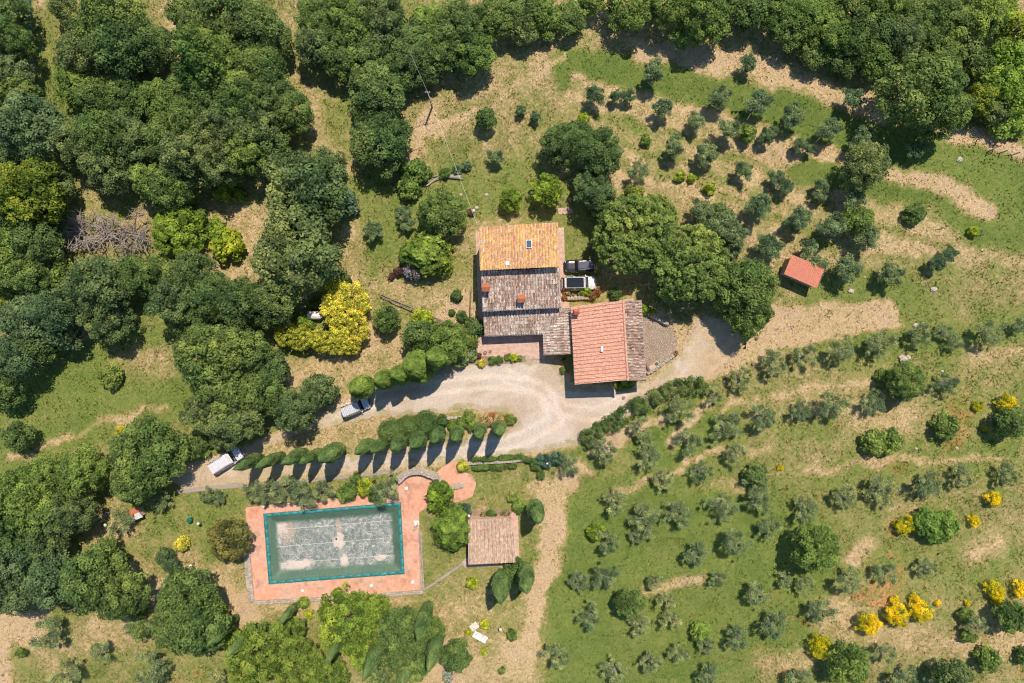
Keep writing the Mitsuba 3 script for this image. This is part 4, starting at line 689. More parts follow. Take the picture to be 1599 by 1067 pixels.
# ------------------------------------------------------------------ buildings
BR = np.random.default_rng(5)
def p3(px, py, h): return np.array([*W(px, py, h), h])
def tile_roof(c00, c10, c11, c01, pitch=.34, length=.46, keep=None, wide=.60):
    """roof tiles on the plane c00 c10 (top edge), c01 c11 (bottom edge): covers and pans, each its own little arch"""
    c00, c10, c11, c01 = map(np.asarray, (c00, c10, c11, c01)); m = MB()
    nc = max(1, int(np.linalg.norm(c10 - c00) / pitch)); nr = max(1, int((np.linalg.norm(c01 - c00) + np.linalg.norm(c11 - c10)) / 2 / length))
    up = np.cross(c01 - c00, c10 - c00); up = up / np.linalg.norm(up); up = up if up[2] > 0 else -up
    ang = np.linspace(0, np.pi, 5)
    for i in range(nc):
        for j in range(nr):
            for kind in (0, 1):
                s = (i + (.5 if kind == 0 else 0.0)) / nc + BR.normal(0, .045) / nc; 
                if kind == 1 and i == 0: continue
                t0, t1 = (j - .12) / nr, (j + 1) / nr
                a = c00 + (c10 - c00) * s; b = c01 + (c11 - c01) * s
                if keep is not None and not keep(a + (b - a) * (t0 + t1) / 2): continue
                A, B = a + (b - a) * max(t0, 0), a + (b - a) * t1
                d = (B - A) / np.linalg.norm(B - A); side = np.cross(up, d)
                w = pitch * (wide if kind == 0 else .52) * .5; hgt = .105 if kind == 0 else -.02
                lift = (.030 if kind == 0 else .022) + BR.normal(0, .011)
                rows = []
                for q, ww, z in ((A, w * .86, lift - .012), (B, w, lift + .020)):
                    rows.append([q + side * (math.cos(x) * ww + BR.normal(0, .004)) + up * (z + math.sin(x) * hgt) for x in ang])
                v = np.array(rows).reshape(-1, 3); k = np.arange(4)
                f = np.stack([k, k + 1, k + 6, k + 5], 1)
                if kind == 0:
                    v = np.vstack([v, v[5:10] - up * .03]); f = np.vstack([f, np.stack([k + 5, k + 6, k + 11, k + 10], 1)])
                m.add(v, f, (BR.random(), BR.random()))
    return m
def slab(pts, th=.12):
    m = MB(); p = np.array(pts); n = len(p); c = p.mean(0); d = np.array([0, 0, th])
    tri = [[0, i, i + 1] for i in range(1, n - 1)]
    a = np.cross(p[1] - p[0], p[2] - p[0])[2] > 0
    tri = np.array(tri) if a else np.array(tri)[:, ::-1]
    m.add(p, tri, (.5, .9)); m.add(p - d, tri[:, ::-1], (.5, .9))
    i = np.arange(n); j = (i + 1) % n
    m.add(np.vstack([p, p - d]), np.stack([i, j, j + n, i + n], 1), (.5, .5))
    return m
def house_wall(pts, inset=.35, z0=-.5, drop=.14):
    """walls under a roof plane given by its corner points"""
    p = np.array(pts); P = Polygon(p[:, :2]); q = P.buffer(-inset, join_style=2); r = np.array(q.exterior.coords)[:-1]
    A = np.c_[p[:, :2], np.ones(len(p))]; co = np.linalg.lstsq(A, p[:, 2], rcond=None)[0]
    top = np.c_[r, np.ones(len(r))] @ co - drop
    return MB().prism(r, z0, top, (.5, .5)), r, co
def opening(parent, name, p, q, s0, w, z0, h, mat='wood', off=.02, pane='glass_dark', sub=True):
    """a door or a window in the wall line p to q: frame and leaf or pane, proud of the wall"""
    p, q = np.array(p), np.array(q); d = (q - p) / np.linalg.norm(q - p); n = np.array([d[1], -d[0]])
    M = np.eye(4); M[:3, 0] = [*d, 0]; M[:3, 1] = [*n, 0]; M[:2, 3] = p + d * s0; M[2, 3] = z0
    f = MB()
    for lo, hi in (((0, -.02, 0), (.08, .06, h)), ((w - .08, -.02, 0), (w, .06, h)), ((.08, -.02, h - .08), (w - .08, .06, h))): f.box(lo, hi, (.5, .5), M)
    if name == 'window':
        f.box((.08, -.02, 0), (w - .08, .10, .06), (.8, .5), M)
        k = part(parent, 'window', f.ply('stone')); part(k, 'pane', MB().box((.08, -.01, .06), (w - .08, .03, h - .08), None, M).ply(pane))
        for a, b in ((-.46 * w - .02, -.02), (w + .02, w * 1.46 + .02)): part(k, 'shutter', MB().box((a, 0.003, .02), (b, .05, h - .02), (.2, .5), M).ply('wood'))
    else:
        k = part(parent, name, f.ply('stone')); part(k, 'leaf', MB().box((.08, -.01, 0), (w - .08, .035, h - .08), (.3, .5), M).ply('wood'))
        part(k, 'handle', MB().box((w * .8, .035, h * .46), (w * .8 + .03, .075, h * .46 + .12), None, M).ply('iron'))
    return k

# farmhouse: three roofs stepping down towards the terrace
fh = thing('farmhouse', 'old farmhouse with bright orange upper roof stepping down to two weathered brown roofs', 'house')
ORr = [p3(748, 355, 5.9), p3(872, 347.6, 5.9), p3(873.6, 416.8, 7.3), p3(750, 422.6, 7.3)]
MDr = [p3(751, 424, 6.1), p3(874, 418, 6.1), p3(877.5, 479.6, 4.6), p3(754, 486, 4.6)]
LWr = [p3(755, 487, 3.4), p3(888, 481, 3.4), p3(848, 521, 2.4), p3(756.7, 524.6, 2.4)]
WGr = [p3(888, 481, 3.4), p3(892, 481, 3.4), p3(893, 554, 3.4), p3(849.5, 555, 2.4), p3(848, 521, 2.4)]
for nm, R, mat in (('upper', ORr, 'tiles_orange'), ('middle', MDr, 'tiles_old'), ('lower', LWr, 'tiles_old'), ('wing', WGr, 'tiles_old')):
    w, ring, co = house_wall(R, .32 if nm in ('upper', 'middle') else .22)
    wk = part(fh, 'wall', w.ply('plaster'))
    rk = part(fh, 'roof', slab(R).ply(mat), label={'upper': 'bright orange lichen-covered upper roof', 'middle': 'weathered brown middle roof with two chimneys', 'lower': 'weathered brown lowest roof', 'wing': 'brown roof of the short wing'}[nm])
    if nm == 'upper':
        t = tile_roof(R[3], R[2], R[1], R[0]); top_plane = co
        for k, (i0, s0, kind) in enumerate((((3, 0), .25, 'window'), ((3, 0), .6, 'window'), ((1, 2), .3, 'window'))): pass
        r4 = ring if Polygon(ring).exterior.is_ccw else ring[::-1]
        for a in range(4):
            L = np.linalg.norm(r4[(a + 1) % 4] - r4[a])
            for s in (.22, .62): opening(fh, 'window', r4[a], r4[(a + 1) % 4], L * s, .9, 3.6, 1.3)
    elif nm == 'middle': t = tile_roof(R[0], R[1], R[2], R[3])
    elif nm == 'lower':
        t = tile_roof(R[0], R[1] , p3(881, 519, 2.4), R[3], keep=lambda c: (c[0] - W(848, 521, 2.4)[0]) * (W(888, 481, 3.4)[1] - W(848, 521, 2.4)[1]) - (c[1] - W(848, 521, 2.4)[1]) * (W(888, 481, 3.4)[0] - W(848, 521, 2.4)[0]) < 0)
    else:
        t = tile_roof(p3(892, 482, 3.5), p3(893, 554, 3.5), p3(849.5, 555, 2.4), p3(848, 484, 2.4), keep=lambda c: (c[0] - W(848, 521, 2.4)[0]) * (W(888, 481, 3.4)[1] - W(848, 521, 2.4)[1]) - (c[1] - W(848, 521, 2.4)[1]) * (W(888, 481, 3.4)[0] - W(848, 521, 2.4)[0]) > 0)
    k = part(rk, 'roof_tile', t.ply(mat)); labels[k] = {'kind': 'stuff', 'label': 'rows of curved clay tiles'}
r4 = [W(757, 523, 0), W(847, 519.5, 0)]
opening(fh, 'door', r4[0] + [0, .28], r4[1] + [0, .28], 3.0, 1.0, .1, 1.95); opening(fh, 'window', r4[0] + [0, .28], r4[1] + [0, .28], 5.2, .8, .9, .9); opening(fh, 'window', r4[0] + [0, .28], r4[1] + [0, .28], 1.2, .8, .9, .9)
def on_plane(co, x, y): return float(co @ np.array([x, y, 1]))
def plane_of(R): p = np.array(R)[:4]; return np.linalg.lstsq(np.c_[p[:, :2], np.ones(len(p))], p[:, 2], rcond=None)[0]
co = plane_of(ORr)
def tilted(co, x, y, lift):          # a frame lying on a roof plane
    n = np.array([-co[0], -co[1], 1]); n /= np.linalg.norm(n); ex = np.array([1, 0, co[0]]); ex /= np.linalg.norm(ex); ey = np.cross(n, ex)
    M = np.eye(4); M[:3, 0], M[:3, 1], M[:3, 2] = ex, ey, n; M[:3, 3] = np.array([x, y, on_plane(co, x, y)]) + n * lift
    return M
x, y = W(826.3, 382, 6.6); M = tilted(co, x, y, .14)
sk = MB()
for lo, hi in (((-.36, -.52, 0), (-.30, .52, .09)), ((.30, -.52, 0), (.36, .52, .09)), ((-.30, -.52, 0), (.30, -.46, .09)), ((-.30, .46, 0), (.30, .52, .09))): sk.box(lo, hi, None, M)
k = part(fh, 'skylight', sk.ply('zinc'), label='small blue glazed skylight in the orange roof'); part(k, 'pane', MB().box((-.30, -.46, 0), (.30, .46, .05), None, M).ply('glass_blue'))
x, y = W(792.7, 412, 7.2); part(fh, 'roof_vent', MB().box((-.22, -.28, 0), (.22, .28, .12), None, tilted(co, x, y, .12), .02).ply('white'), label='small white vent box on the orange roof')
def chimney(px, py, R, h, parent, s=.42):
    co = plane_of(R); x, y = W(px, py, 5.5 if parent == fh else 5.3); z = on_plane(co, x, y)
    m = MB(); m.box((x - s, y - s, z - .3), (x + s, y + s, z + h), ch=.02)
    k = part(parent, 'chimney', m.ply('plaster'), label='terracotta capped chimney')
    c = MB()
    for sx in (-1, 1):
        for sy in (-1, 1): c.box((x + sx * s * .78 - .07, y + sy * s * .78 - .07, z + h), (x + sx * s * .78 + .07, y + sy * s * .78 + .07, z + h + .28))
    part(k, 'pillar', c.ply('brick_red'))
    cap = MB(); cap.add(np.array([[x - s * 1.2, y - s * 1.2, z + h + .28], [x + s * 1.2, y - s * 1.2, z + h + .28], [x + s * 1.2, y + s * 1.2, z + h + .28], [x - s * 1.2, y + s * 1.2, z + h + .28], [x - s * 1.0, y, z + h + .6], [x + s * 1.0, y, z + h + .6]]),
                        [[0, 3, 2], [0, 2, 1], [0, 1, 5], [0, 5, 4], [3, 4, 5], [3, 5, 2], [0, 4, 3], [1, 2, 5]])
    part(k, 'cap', cap.ply('brick_red'))
chimney(759.6, 450, MDr, .9, fh); chimney(814.6, 467, MDr, .8, fh, .40)
x, y = W(769, 419, 7.3); an = MB(); z = 6.2
an.tube([[x, y - .4, z], [x, y - .4, z + 2.2]], .03, 5); an.tube([[x - .5, y - .4, z + 2.1], [x + .6, y - .1, z + 2.1]], .02, 4)
for q in np.linspace(-.45, .55, 6): an.tube([[x + q, y - .75 + q * .27, z + 2.1], [x + q, y - .05 + q * .27, z + 2.1]], .014, 4)
part(fh, 'antenna', an.ply('zinc'))
g = MB(); g.tube([p3(756.7, 525.6, 2.3), p3(848, 521.8, 2.3)], .06, 6); part(fh, 'gutter', g.ply('zinc'))
g = MB(); g.tube([p3(754, 486.8, 4.5), p3(877.5, 480.4, 4.5)], .06, 6); part(fh, 'gutter', g.ply('zinc'))
# paving round the farmhouse and the terrace before it
for nm, q, z, lab in (('side_pavement', [(743, 362), (751, 361), (757, 520), (749, 521)], .02, 'coral paved strip along the left wall of the farmhouse'), ('side_pavement', [(870, 356), (881, 355), (884, 445), (875, 446)], .02, 'coral paved strip along the right wall of the farmhouse'),
                      ('side_pavement', [(876, 446), (884, 445), (890, 480), (990, 466), (992, 474), (890, 484), (876, 484)], .02, 'paved strip between the farmhouse and the new house'),
                      ('terrace', [(743, 524), (850, 518), (851, 561), (778, 563), (742, 556)], .10, 'pale terracotta terrace in front of the farmhouse')):
    struct(nm, MB().prism(WP(q), -.2, z, (.5, .5)).ply('cotto_pale'), lab)
struct('yard_bed', sheet(ragged(WP([(744, 556), (778, 557), (822, 556), (822, 565), (770, 569), (742, 570)]), .15, seed=4), .03 + .08).ply('soil'), 'planted soil bed along the terrace edge')

# new house with coral tiles, and its lean-to
nh = thing('tiled_house', 'house with clean coral tile roof and a narrow brown lean-to on its right', 'house')
NHr = [p3(891.9, 480.5, 4.6), p3(973.6, 469.3, 5.5), p3(981, 593.7, 5.5), p3(898.4, 600.8, 4.6)]
LTr = [p3(972.5, 470, 4.6), p3(1001, 468.5, 3.5), p3(1009, 596, 3.5), p3(981, 594.5, 4.6)]
for nm, R, mat, ins in (('main', NHr, 'tiles_new', .35), ('lean', LTr, 'tiles_lean', .25)):
    w, ring, c_ = house_wall(R, ins); part(nh, 'wall', w.ply('plaster'))
    rk = part(nh, 'roof', slab(R).ply(mat), label='clean coral tiled roof' if nm == 'main' else 'mottled brown roof of the lean-to')
    t = tile_roof(R[1], R[2], R[3], R[0], pitch=.46, length=.42, wide=.46) if nm == 'main' else tile_roof(R[0], R[3], R[2], R[1], pitch=.40, length=.42, wide=.52)
    k = part(rk, 'roof_tile', t.ply(mat)); labels[k] = {'kind': 'stuff', 'label': 'rows of curved clay tiles'}
    if nm == 'main':
        r4 = ring if Polygon(ring).exterior.is_ccw else ring[::-1]
        for a in range(4):
            L = np.linalg.norm(r4[(a + 1) % 4] - r4[a])
            if L > 3:
                opening(nh, 'window', r4[a], r4[(a + 1) % 4], L * .2, .9, 1.1, 1.3); opening(nh, 'door' if a % 2 else 'window', r4[a], r4[(a + 1) % 4], L * .6, 1.0, 0.02 if a % 2 else 1.1, 2.1 if a % 2 else 1.3)
m = MB(); a, b = p3(973.6, 469.3, 5.6), p3(981, 593.7, 5.6)
for i in range(24):
    q = a + (b - a) * i / 24; q2 = a + (b - a) * (i + 1.12) / 24
    m.tube([q, q2], [.13, .15], 8, (BR.random(), BR.random()))
part(nh, 'ridge_tile', m.ply('tiles_new'))
chimney(900.5, 487.5, NHr, .8, nh, .30)
co = plane_of(NHr); x, y = W(940.3, 545, 5.0); M = tilted(co, x, y, .10); v = MB(); v.box((-.16, -.36, 0), (.16, .36, .26), None, M, .03); part(nh, 'roof_vent', v.ply('white'), label='white ridge-shaped vent in the middle of the coral roof')
g = MB(); g.tube([p3(891.6, 480.5, 4.48), p3(898.1, 600.8, 4.48)], .06, 6); part(nh, 'gutter', g.ply('zinc'))
g = MB(); g.tube([p3(1001.6, 468.5, 3.38), p3(1009.6, 596, 3.38)], .06, 6); part(nh, 'gutter', g.ply('zinc'))

# pool house
ph = thing('pool_house', 'small open pool house with pale pink tiled roof', 'house')
PHr = [p3(731, 812.5, 3.0), p3(800.5, 809.5, 3.0), p3(805.6, 878.4, 2.5), p3(731.6, 882, 2.5)]
rk = part(ph, 'roof', slab(PHr).ply('tiles_pink'), label='pale pink tiled roof with upright tile rows'); k = part(rk, 'roof_tile', tile_roof(PHr[0], PHr[1], PHr[2], PHr[3], pitch=.46, length=.40, wide=.50).ply('tiles_pink')); labels[k] = {'kind': 'stuff', 'label': 'rows of curved clay tiles'}
w, ring, c_ = house_wall(PHr, .3)
co = plane_of(PHr); r4 = ring if Polygon(ring).exterior.is_ccw else ring[::-1]
for a, b in ((0, 1), (1, 2), (2, 3), (3, 0)):
    p, q = r4[a], r4[b]; d = (q - p) / np.linalg.norm(q - p); n = np.array([d[1], -d[0]]) * -1
    if (p + q)[1] / 2 < r4[:, 1].mean() - 1: continue            # open towards the lawn below
    ring4 = [p + d * .13, q - d * .13, q - d * .13 + n * .22, p + d * .13 + n * .22]
    part(ph, 'wall', MB().prism(ring4, -.4, [on_plane(co, *z) - .16 for z in ring4]).ply('plaster'))
for c in r4: part(ph, 'post', MB().box((c[0] - .12, c[1] - .12, -.4), (c[0] + .12, c[1] + .12, on_plane(co, *c) - .17), ch=.01).ply('plaster'))
b_ = MB(); lowest = sorted(r4, key=lambda c: c[1])[:2]; b_.tube([[*lowest[0], 2.28], [*lowest[1], 2.28]], .09, 6); part(ph, 'beam', b_.ply('wood'))
struct('pool_house_path', MB().prism(WP([(801, 800), (809, 799), (812, 880), (806, 884), (726, 886), (722, 878), (731, 870)]), -.1, .03).ply('cotto_pale'), 'pale paved strip round the pool house')
struct('flower_bed', sheet(ragged(WP([(728, 797), (800, 796), (801, 812), (728, 813)]), .1, seed=6), .03).ply('soil'), 'bare soil bed above the pool house roof')

# red sheet-roofed shed
sh = thing('garden_shed', 'small shed with flat salmon red sheet roof among the olive trees', 'shed')
SHr = [p3(1237.3, 397.5, 2.7), p3(1288.4, 419, 2.7), p3(1276.2, 450.3, 2.3), p3(1225, 428, 2.3)]
rf = slab(SHr, .05)
for i in range(19):
    a = SHr[0] + (SHr[1] - SHr[0]) * (i + .5) / 19; b = SHr[3] + (SHr[2] - SHr[3]) * (i + .5) / 19; rf.tube([a + [0, 0, .012], b + [0, 0, .012]], .028, 6)
part(sh, 'roof', rf.ply('red_sheet'))
w, ring, c_ = house_wall(SHr, .25, drop=.07); part(sh, 'wall', w.ply('wood'))
r4 = ring if Polygon(ring).exterior.is_ccw else ring[::-1]
for a in range(4):
    if np.linalg.norm(r4[(a + 1) % 4] - r4[a]) > 3 and (r4[a] + r4[(a + 1) % 4])[1] < 2 * r4[:, 1].mean(): opening(sh, 'door', r4[a], r4[(a + 1) % 4], 1.4, 1.0, -.1, 1.9)

# brick oven hut by the trees
ov = thing('brick_oven', 'small outdoor oven hut with half orange half white roof under the trees', 'oven')
x, y = W(209.5, 803.5, 1.6); M = rot(24, (x, y, 0))
part(ov, 'wall', MB().box((-.62, -.62, -.3), (.62, .62, 1.35), None, M, .02).ply('plaster'))
for s, mat in ((1, 'brick_red'), (-1, 'white_worn')):
    q = np.array([[-.78, 0, 1.75], [.78, 0, 1.75], [.78, s * .78, 1.38], [-.78, s * .78, 1.38]]) @ M[:3, :3].T + M[:3, 3]
    part(ov, 'roof_slope', slab(q, .06).ply(mat), label='orange tiled half of the oven roof' if s > 0 else 'white half of the oven roof')
part(ov, 'flue', MB().tube([np.array([x, y, 1.5]), np.array([x, y, 2.2])], .11, 8).ply('brick_red')); part(ov, 'oven_door', MB().box((-.25, -.66, .6), (.25, -.62, 1.0), None, M).ply('iron'))

# ------------------------------------------------------------------ pool terrace and covered pool
TR = WP(TERRACE)
c = [W(412, 801.8), W(626.7, 784), W(632.6, 896.2), W(420.6, 912.2)]
def slab_holed(P, z0, z1):
    m = MB(); v, f = trimesh.creation.triangulate_polygon(P, engine='earcut'); f = f if area2(v[f[0]]) > 0 else f[:, ::-1]; m.add(np.c_[v, np.full(len(v), z1)], f)
    for ring in [P.exterior] + list(P.interiors):
        r = np.array(ring.coords)[:-1]; n = len(r); i = np.arange(n); m.add(np.vstack([np.c_[r, np.full(n, z0)], np.c_[r, np.full(n, z1)]]), np.stack([i, (i + 1) % n, (i + 1) % n + n, i + n], 1))
    return m
terr = slab_holed(Polygon(TR).difference(Polygon(np.array(c)).buffer(-.1, join_style=2)), -.3, .06)
struct('pool_terrace', terr.ply('cotto'), 'coral tiled terrace round the covered pool, with a curved arm at upper right')
DECK = [(404.5, 797), (545, 783), (632, 775), (639, 792), (645, 900), (420, 926), (411, 922)]
deck = Polygon(WP(DECK)).difference(Polygon(np.array(c)).buffer(-.05, join_style=2))
m = slab_holed(deck, -1.5, .17)
struct('pool_deck', m.ply('cotto'), 'raised coral deck framing the pool')
pl = thing('swimming_pool', 'rectangular swimming pool under a dusty green winter cover with teal edge bags', 'pool')
nu, nv = 72, 40; uu, vv = np.meshgrid(np.linspace(0, 1, nu), np.linspace(0, 1, nv)); uu, vv = uu.ravel(), vv.ravel()
bil = (np.outer((1 - uu) * (1 - vv), c[0]) + np.outer(uu * (1 - vv), c[1]) + np.outer(uu * vv, c[2]) + np.outer((1 - uu) * vv, c[3]))
Lx, Ly = 17.6, 8.9; e = np.minimum(np.minimum(uu, 1 - uu) * Lx, np.minimum(vv, 1 - vv) * Ly)
zz = .19 - .62 * sstep(.15, 1.6, e) + (nfbm(np.c_[uu * 14, vv * 8, uu * 0] + 3, 3, 6) - .5) * .07 * sstep(0, .6, e)
i, j = np.meshgrid(np.arange(nu - 1), np.arange(nv - 1)); a = (j * nu + i).ravel()
part(pl, 'cover', mikit.ply((np.c_[bil, zz], np.stack([a, a + nu, a + nu + 1, a + 1], 1)), 'cover', smooth=True, uv=np.c_[uu * Lx, vv * Ly]), label='sagging dark green cover with pale dried mud, leaf dust and three white seams')
part(pl, 'drain', MB().tube([np.r_[W(524.6, 843.3), -.42], np.r_[W(524.6, 843.3), -.33]], .12, 8).ply('black'))
for a, b, n in ((c[0], c[1], 16), (c[1], c[2], 9), (c[2], c[3], 16), (c[3], c[0], 9)):
    d = (b - a) / np.linalg.norm(b - a); inn = np.array([d[1], -d[0]]); L = np.linalg.norm(b - a)
    for k in range(n):
        s0, s1 = L * k / n + .03, L * (k + 1) / n - .02; o = a + inn * (.25 + BR.normal(0, .012)); w_ = .235 + BR.normal(0, .012)
        pts = [np.r_[o + d * s, .19 + hgt] for s, hgt in zip(np.linspace(s0, s1, 7), (0, .035, .05, .045, .05, .035, 0))]
        B = MB().tube(pts, np.array([.35, .9, 1, .97, 1, .9, .35]) * w_, 8, (float(np.clip(BR.normal(.45, .22), 0, 1)), 0)); B.v[0][:, 2] = .20 + (B.v[0][:, 2] - .19) * .55
        B.v = [x.copy() for x in B.v]
        for q in B.v[1:]: q[:, 2] = .20 + (q[:, 2] - .19) * .55
        part(pl, 'edge_bag', B.ply('bag', True))
pin = [(572.6, 867.0)]
for px, py in ((394.5, 929), (472.5, 922.5), (580, 915), (645, 909.5), (635, 763)):
    k = thing('paving_light', 'small square white light set in the coral paving, ' + {394.5: 'lower left corner', 472.5: 'below left half of the pool', 580: 'below right half of the pool', 645: 'lower right corner', 635: 'upper right by the curved wall'}[px], 'light')
    x, y = W(px, py, .1); zt = .06
    part(k, 'frame', MB().box((-.20, -.20, zt), (.20, .20, zt + .05), None, rot(6, (x, y, 0)), .015).ply('white_worn')); part(k, 'lens', MB().tube([[x, y, zt + .05], [x, y, zt + .075]], .13, 10).ply('lamp_glass'))
k = thing('pool_shower', 'white shower tray and post at the right edge of the pool terrace', 'shower')
x, y = W(651, 817, .1); part(k, 'tray', MB().box((-.35, -.3, .06), (.35, .3, .12), None, rot(5, (x, y, 0)), .02).ply('white_worn')); part(k, 'pole', MB().tube([[x + .2, y, .1], [x + .2, y, 2.1], [x, y, 2.2]], .03, 6).ply('zinc')); part(k, 'head', MB().tube([[x, y, 2.2], [x, y, 2.14]], .09, 8).ply('zinc'))
k = thing('pool_steps', 'coral step slabs at the upper left corner of the pool terrace', 'steps')
for i in range(4): part(k, 'tread', MB().prism(WP([(385 + i * 4, 793.5 - i * .4), (388.6 + i * 4, 793.1 - i * .4), (389.2 + i * 4, 809 - i * .4), (385.6 + i * 4, 809.4 - i * .4)]), .055, .09 + .03 * i).ply('cotto'))

# walls of stones: a core with single stones round it
def stone_wall(key_name, label, cat, path_px, width, height, mat='stone', sz=.30, z0=0.0, taper=0.0, n_over=1.0):
    k = thing(key_name, label, cat); path = WP(path_px, height * .5); L = LineString(path)
    core = L.buffer(width * .5 - .06, cap_style=2, join_style=2); core = max(getattr(core, 'geoms', [core]), key=lambda q: q.area)
    m = MB(); r = np.array(core.exterior.coords)[:-1]; m.prism(r if Polygon(r).exterior.is_ccw else r[::-1], z0 - .3, z0 + height - .05, (.25, .5)); part(k, 'core', m.ply(mat))
    st = MB(); n = int(L.length / sz)
    for i in range(n):
        s = (i + .5) * L.length / n; p, q = np.array(L.interpolate(s - .05).coords[0]), np.array(L.interpolate(s + .05).coords[0]); d = (q - p) / (np.linalg.norm(q - p) + 1e-9); nn = np.array([-d[1], d[0]])
        rows = max(2, int(width / sz + .5))
        for j in range(rows):
            o = (j + .5) / rows - .5; c0 = (p + q) / 2 + nn * o * width + BR.normal(0, .03, 2); S3 = np.array([sz * BR.uniform(.40, .56), width / rows * BR.uniform(.44, .58), .11])
            a = math.degrees(math.atan2(d[1], d[0])) + BR.normal(0, 9)
            st.box(-S3, S3, (BR.random(), BR.random()), rot(a, (*c0, z0 + height - .06 + BR.normal(0, .025))), ch=.035)
        for side in (-1, 1):
            for lv in range(max(1, int(height / .28))):
                S3 = np.array([sz * BR.uniform(.42, .54), .09, .14 * BR.uniform(.8, 1.05)])
                st.box(-S3, S3, (BR.random(), BR.random()), rot(math.degrees(math.atan2(d[1], d[0])) + BR.normal(0, 4), (*((p + q) / 2 + nn * side * (width * .5 - .05)), z0 + .12 + lv * .28)), ch=.03)
    kk = part(k, 'stone', st.ply(mat)); labels[kk] = {'kind': 'stuff', 'label': 'rough stones of the wall'}
    return k
stone_wall('curved_stone_wall', 'curved dry-stone wall arching round the fan-shaped coral paving', 'wall', [(621, 752), (632, 741), (644, 736), (655, 735), (668, 739), (680, 744), (687, 751), (693, 759)], .85, .9)
stone_wall('stone_bench', 'short straight stone bench wall on the coral paving', 'bench', [(697, 763), (711, 760), (724, 757)], .62, .5)
stone_wall('retaining_wall', 'grey stone retaining wall along the left side of the pool terrace', 'wall', [(386, 866), (388, 890), (391, 920), (393, 940)], .75, .32, sz=.34)
stone_wall('terrace_kerb', 'low pale stone edge below the pool terrace', 'wall', [(396, 942), (470, 937.5), (560, 932.5), (661, 924.5)], .36, .12, sz=.45)
stone_wall('terrace_kerb', 'low brownish stone edge right of the pool terrace', 'wall', [(661, 922), (658.5, 880), (656.5, 832)], .34, .12, 'stone_dark', sz=.40)
struct('garden_path', MB().prism(WP([(660, 921), (690, 901), (722, 879), (724, 882), (692, 904.5), (662, 924)]), -.1, .04).ply('stone'), 'thin pale stone path from the pool terrace to the pool house')
struct('garden_path', MB().prism(np.array(LineString(WP([(280, 768), (330, 762), (400, 756), (470, 752), (560, 742), (622, 735)])).buffer(.28).exterior.coords)[:-1][::-1], -.1, .05).ply('stone'), 'pale kerb strip between the drive and the pool garden')
struct('garden_path', MB().prism(np.array(LineString(WP([(130, 822), (150, 812), (175, 799)])).buffer(.22).exterior.coords)[:-1][::-1], -.1, .05).ply('stone'), 'pale kerb strip at the lower left trees')
stone_wall('garden_wall', 'thin pale wall top running right from the yellow bush', 'wall', [(730, 724), (770, 722.5), (806, 720), (817, 718)], .30, .6, sz=.42)
stone_wall('bed_wall', 'low pale stone edging along the rose bed', 'wall', [(698, 654), (712, 652.5), (726, 652)], .34, .3, sz=.4)
# hedges
def hedge(label, pts, wpx, h, tone, n=None, cat='hedge', leaf=.20):
    k = thing('hedge', label, cat); L = LineString(WP(pts, h * .6)); R = wpx * S / 2; n = n or int(L.length / .17); r = np.random.default_rng(int(L.length * 100))
    s = np.sort(r.uniform(0, L.length, n)); c0 = np.array([L.interpolate(q).coords[0] for q in s]); d = np.array([L.interpolate(min(q + .1, L.length)).coords[0] for q in s]) - np.array([L.interpolate(max(q - .1, 0)).coords[0] for q in s]); d /= np.linalg.norm(d, axis=1, keepdims=True)
    V, F, U = [], [], []; cen = []
    for lv in range(3):
        o = r.uniform(-1, 1, n) * (R - .3); cc = c0 + np.c_[-d[:, 1], d[:, 0]] * o[:, None]; cen.append(np.c_[cc, gz(cc[:, 0], cc[:, 1]) + h * (.35 + .25 * lv) * r.uniform(.85, 1.1, n)])
    V, F, U = leafy(r, np.vstack(cen), r.uniform(.30, .46, 3 * n), 44, leaf, .6, SHR[tone], vc=.18)
    part(k, 'foliage', mikit.ply((V, F), 'foliage', uv=U))
    st = MB()
    for q in np.arange(.4, L.length, 1.1):
        c_ = np.array(L.interpolate(q).coords[0]); z = float(gz(*c_)[0]); st.tube([[*c_, z - .2], [*(c_ + r.normal(0, .1, 2)), z + h * .55]], [.05, .03], 5, (.2, 0))
    part(k, 'stem', st.ply('bark', True))
hedge('long dark green hedge curving along the lower right edge of the drive', [(908, 688), (930, 676), (958, 660), (988, 640), (1012, 628), (1038, 614), (1068, 602), (1104, 600)], 30, 1.8, 'darkgreen')
hedge('low green hedge below the thin garden wall', [(740, 731), (775, 730), (806, 727)], 10, .7, 'green'); hedge('low green hedge above the thin garden wall', [(738, 718), (775, 717), (812, 713), (834, 722)], 9, .7, 'green')
hedge('dark low hedge at the wood edge behind the white tank', [(480, 478), (500, 476)], 10, 1.2, 'darkgreen')
# ------------------------------------------------------------------ paved yard right of the new house, walls, pots
YARD = [(1003, 482), (1020, 492), (1050, 512), (1058, 530), (1056, 551), (1012, 582), (1009, 590), (1004, 540)]
yard = Polygon(WP(YARD))
yk = struct('paved_yard', MB().prism(WP(YARD), -.2, .03).ply('soil'), 'yard of irregular flat stones right of the lean-to')
pts = BR.uniform([yard.bounds[0], yard.bounds[1]], [yard.bounds[2], yard.bounds[3]], (900, 2))
from scipy.spatial import Voronoi
for _ in range(3):
    vo = Voronoi(pts); pts = np.array([np.array([vo.vertices[i] for i in vo.regions[vo.point_region[q]] if i >= 0]).mean(0) if -1 not in vo.regions[vo.point_region[q]] else pts[q] for q in range(len(pts))])
    pts = np.clip(pts, [yard.bounds[0] - .5, yard.bounds[1] - .5], [yard.bounds[2] + .5, yard.bounds[3] + .5])
vo = Voronoi(pts); m = MB()
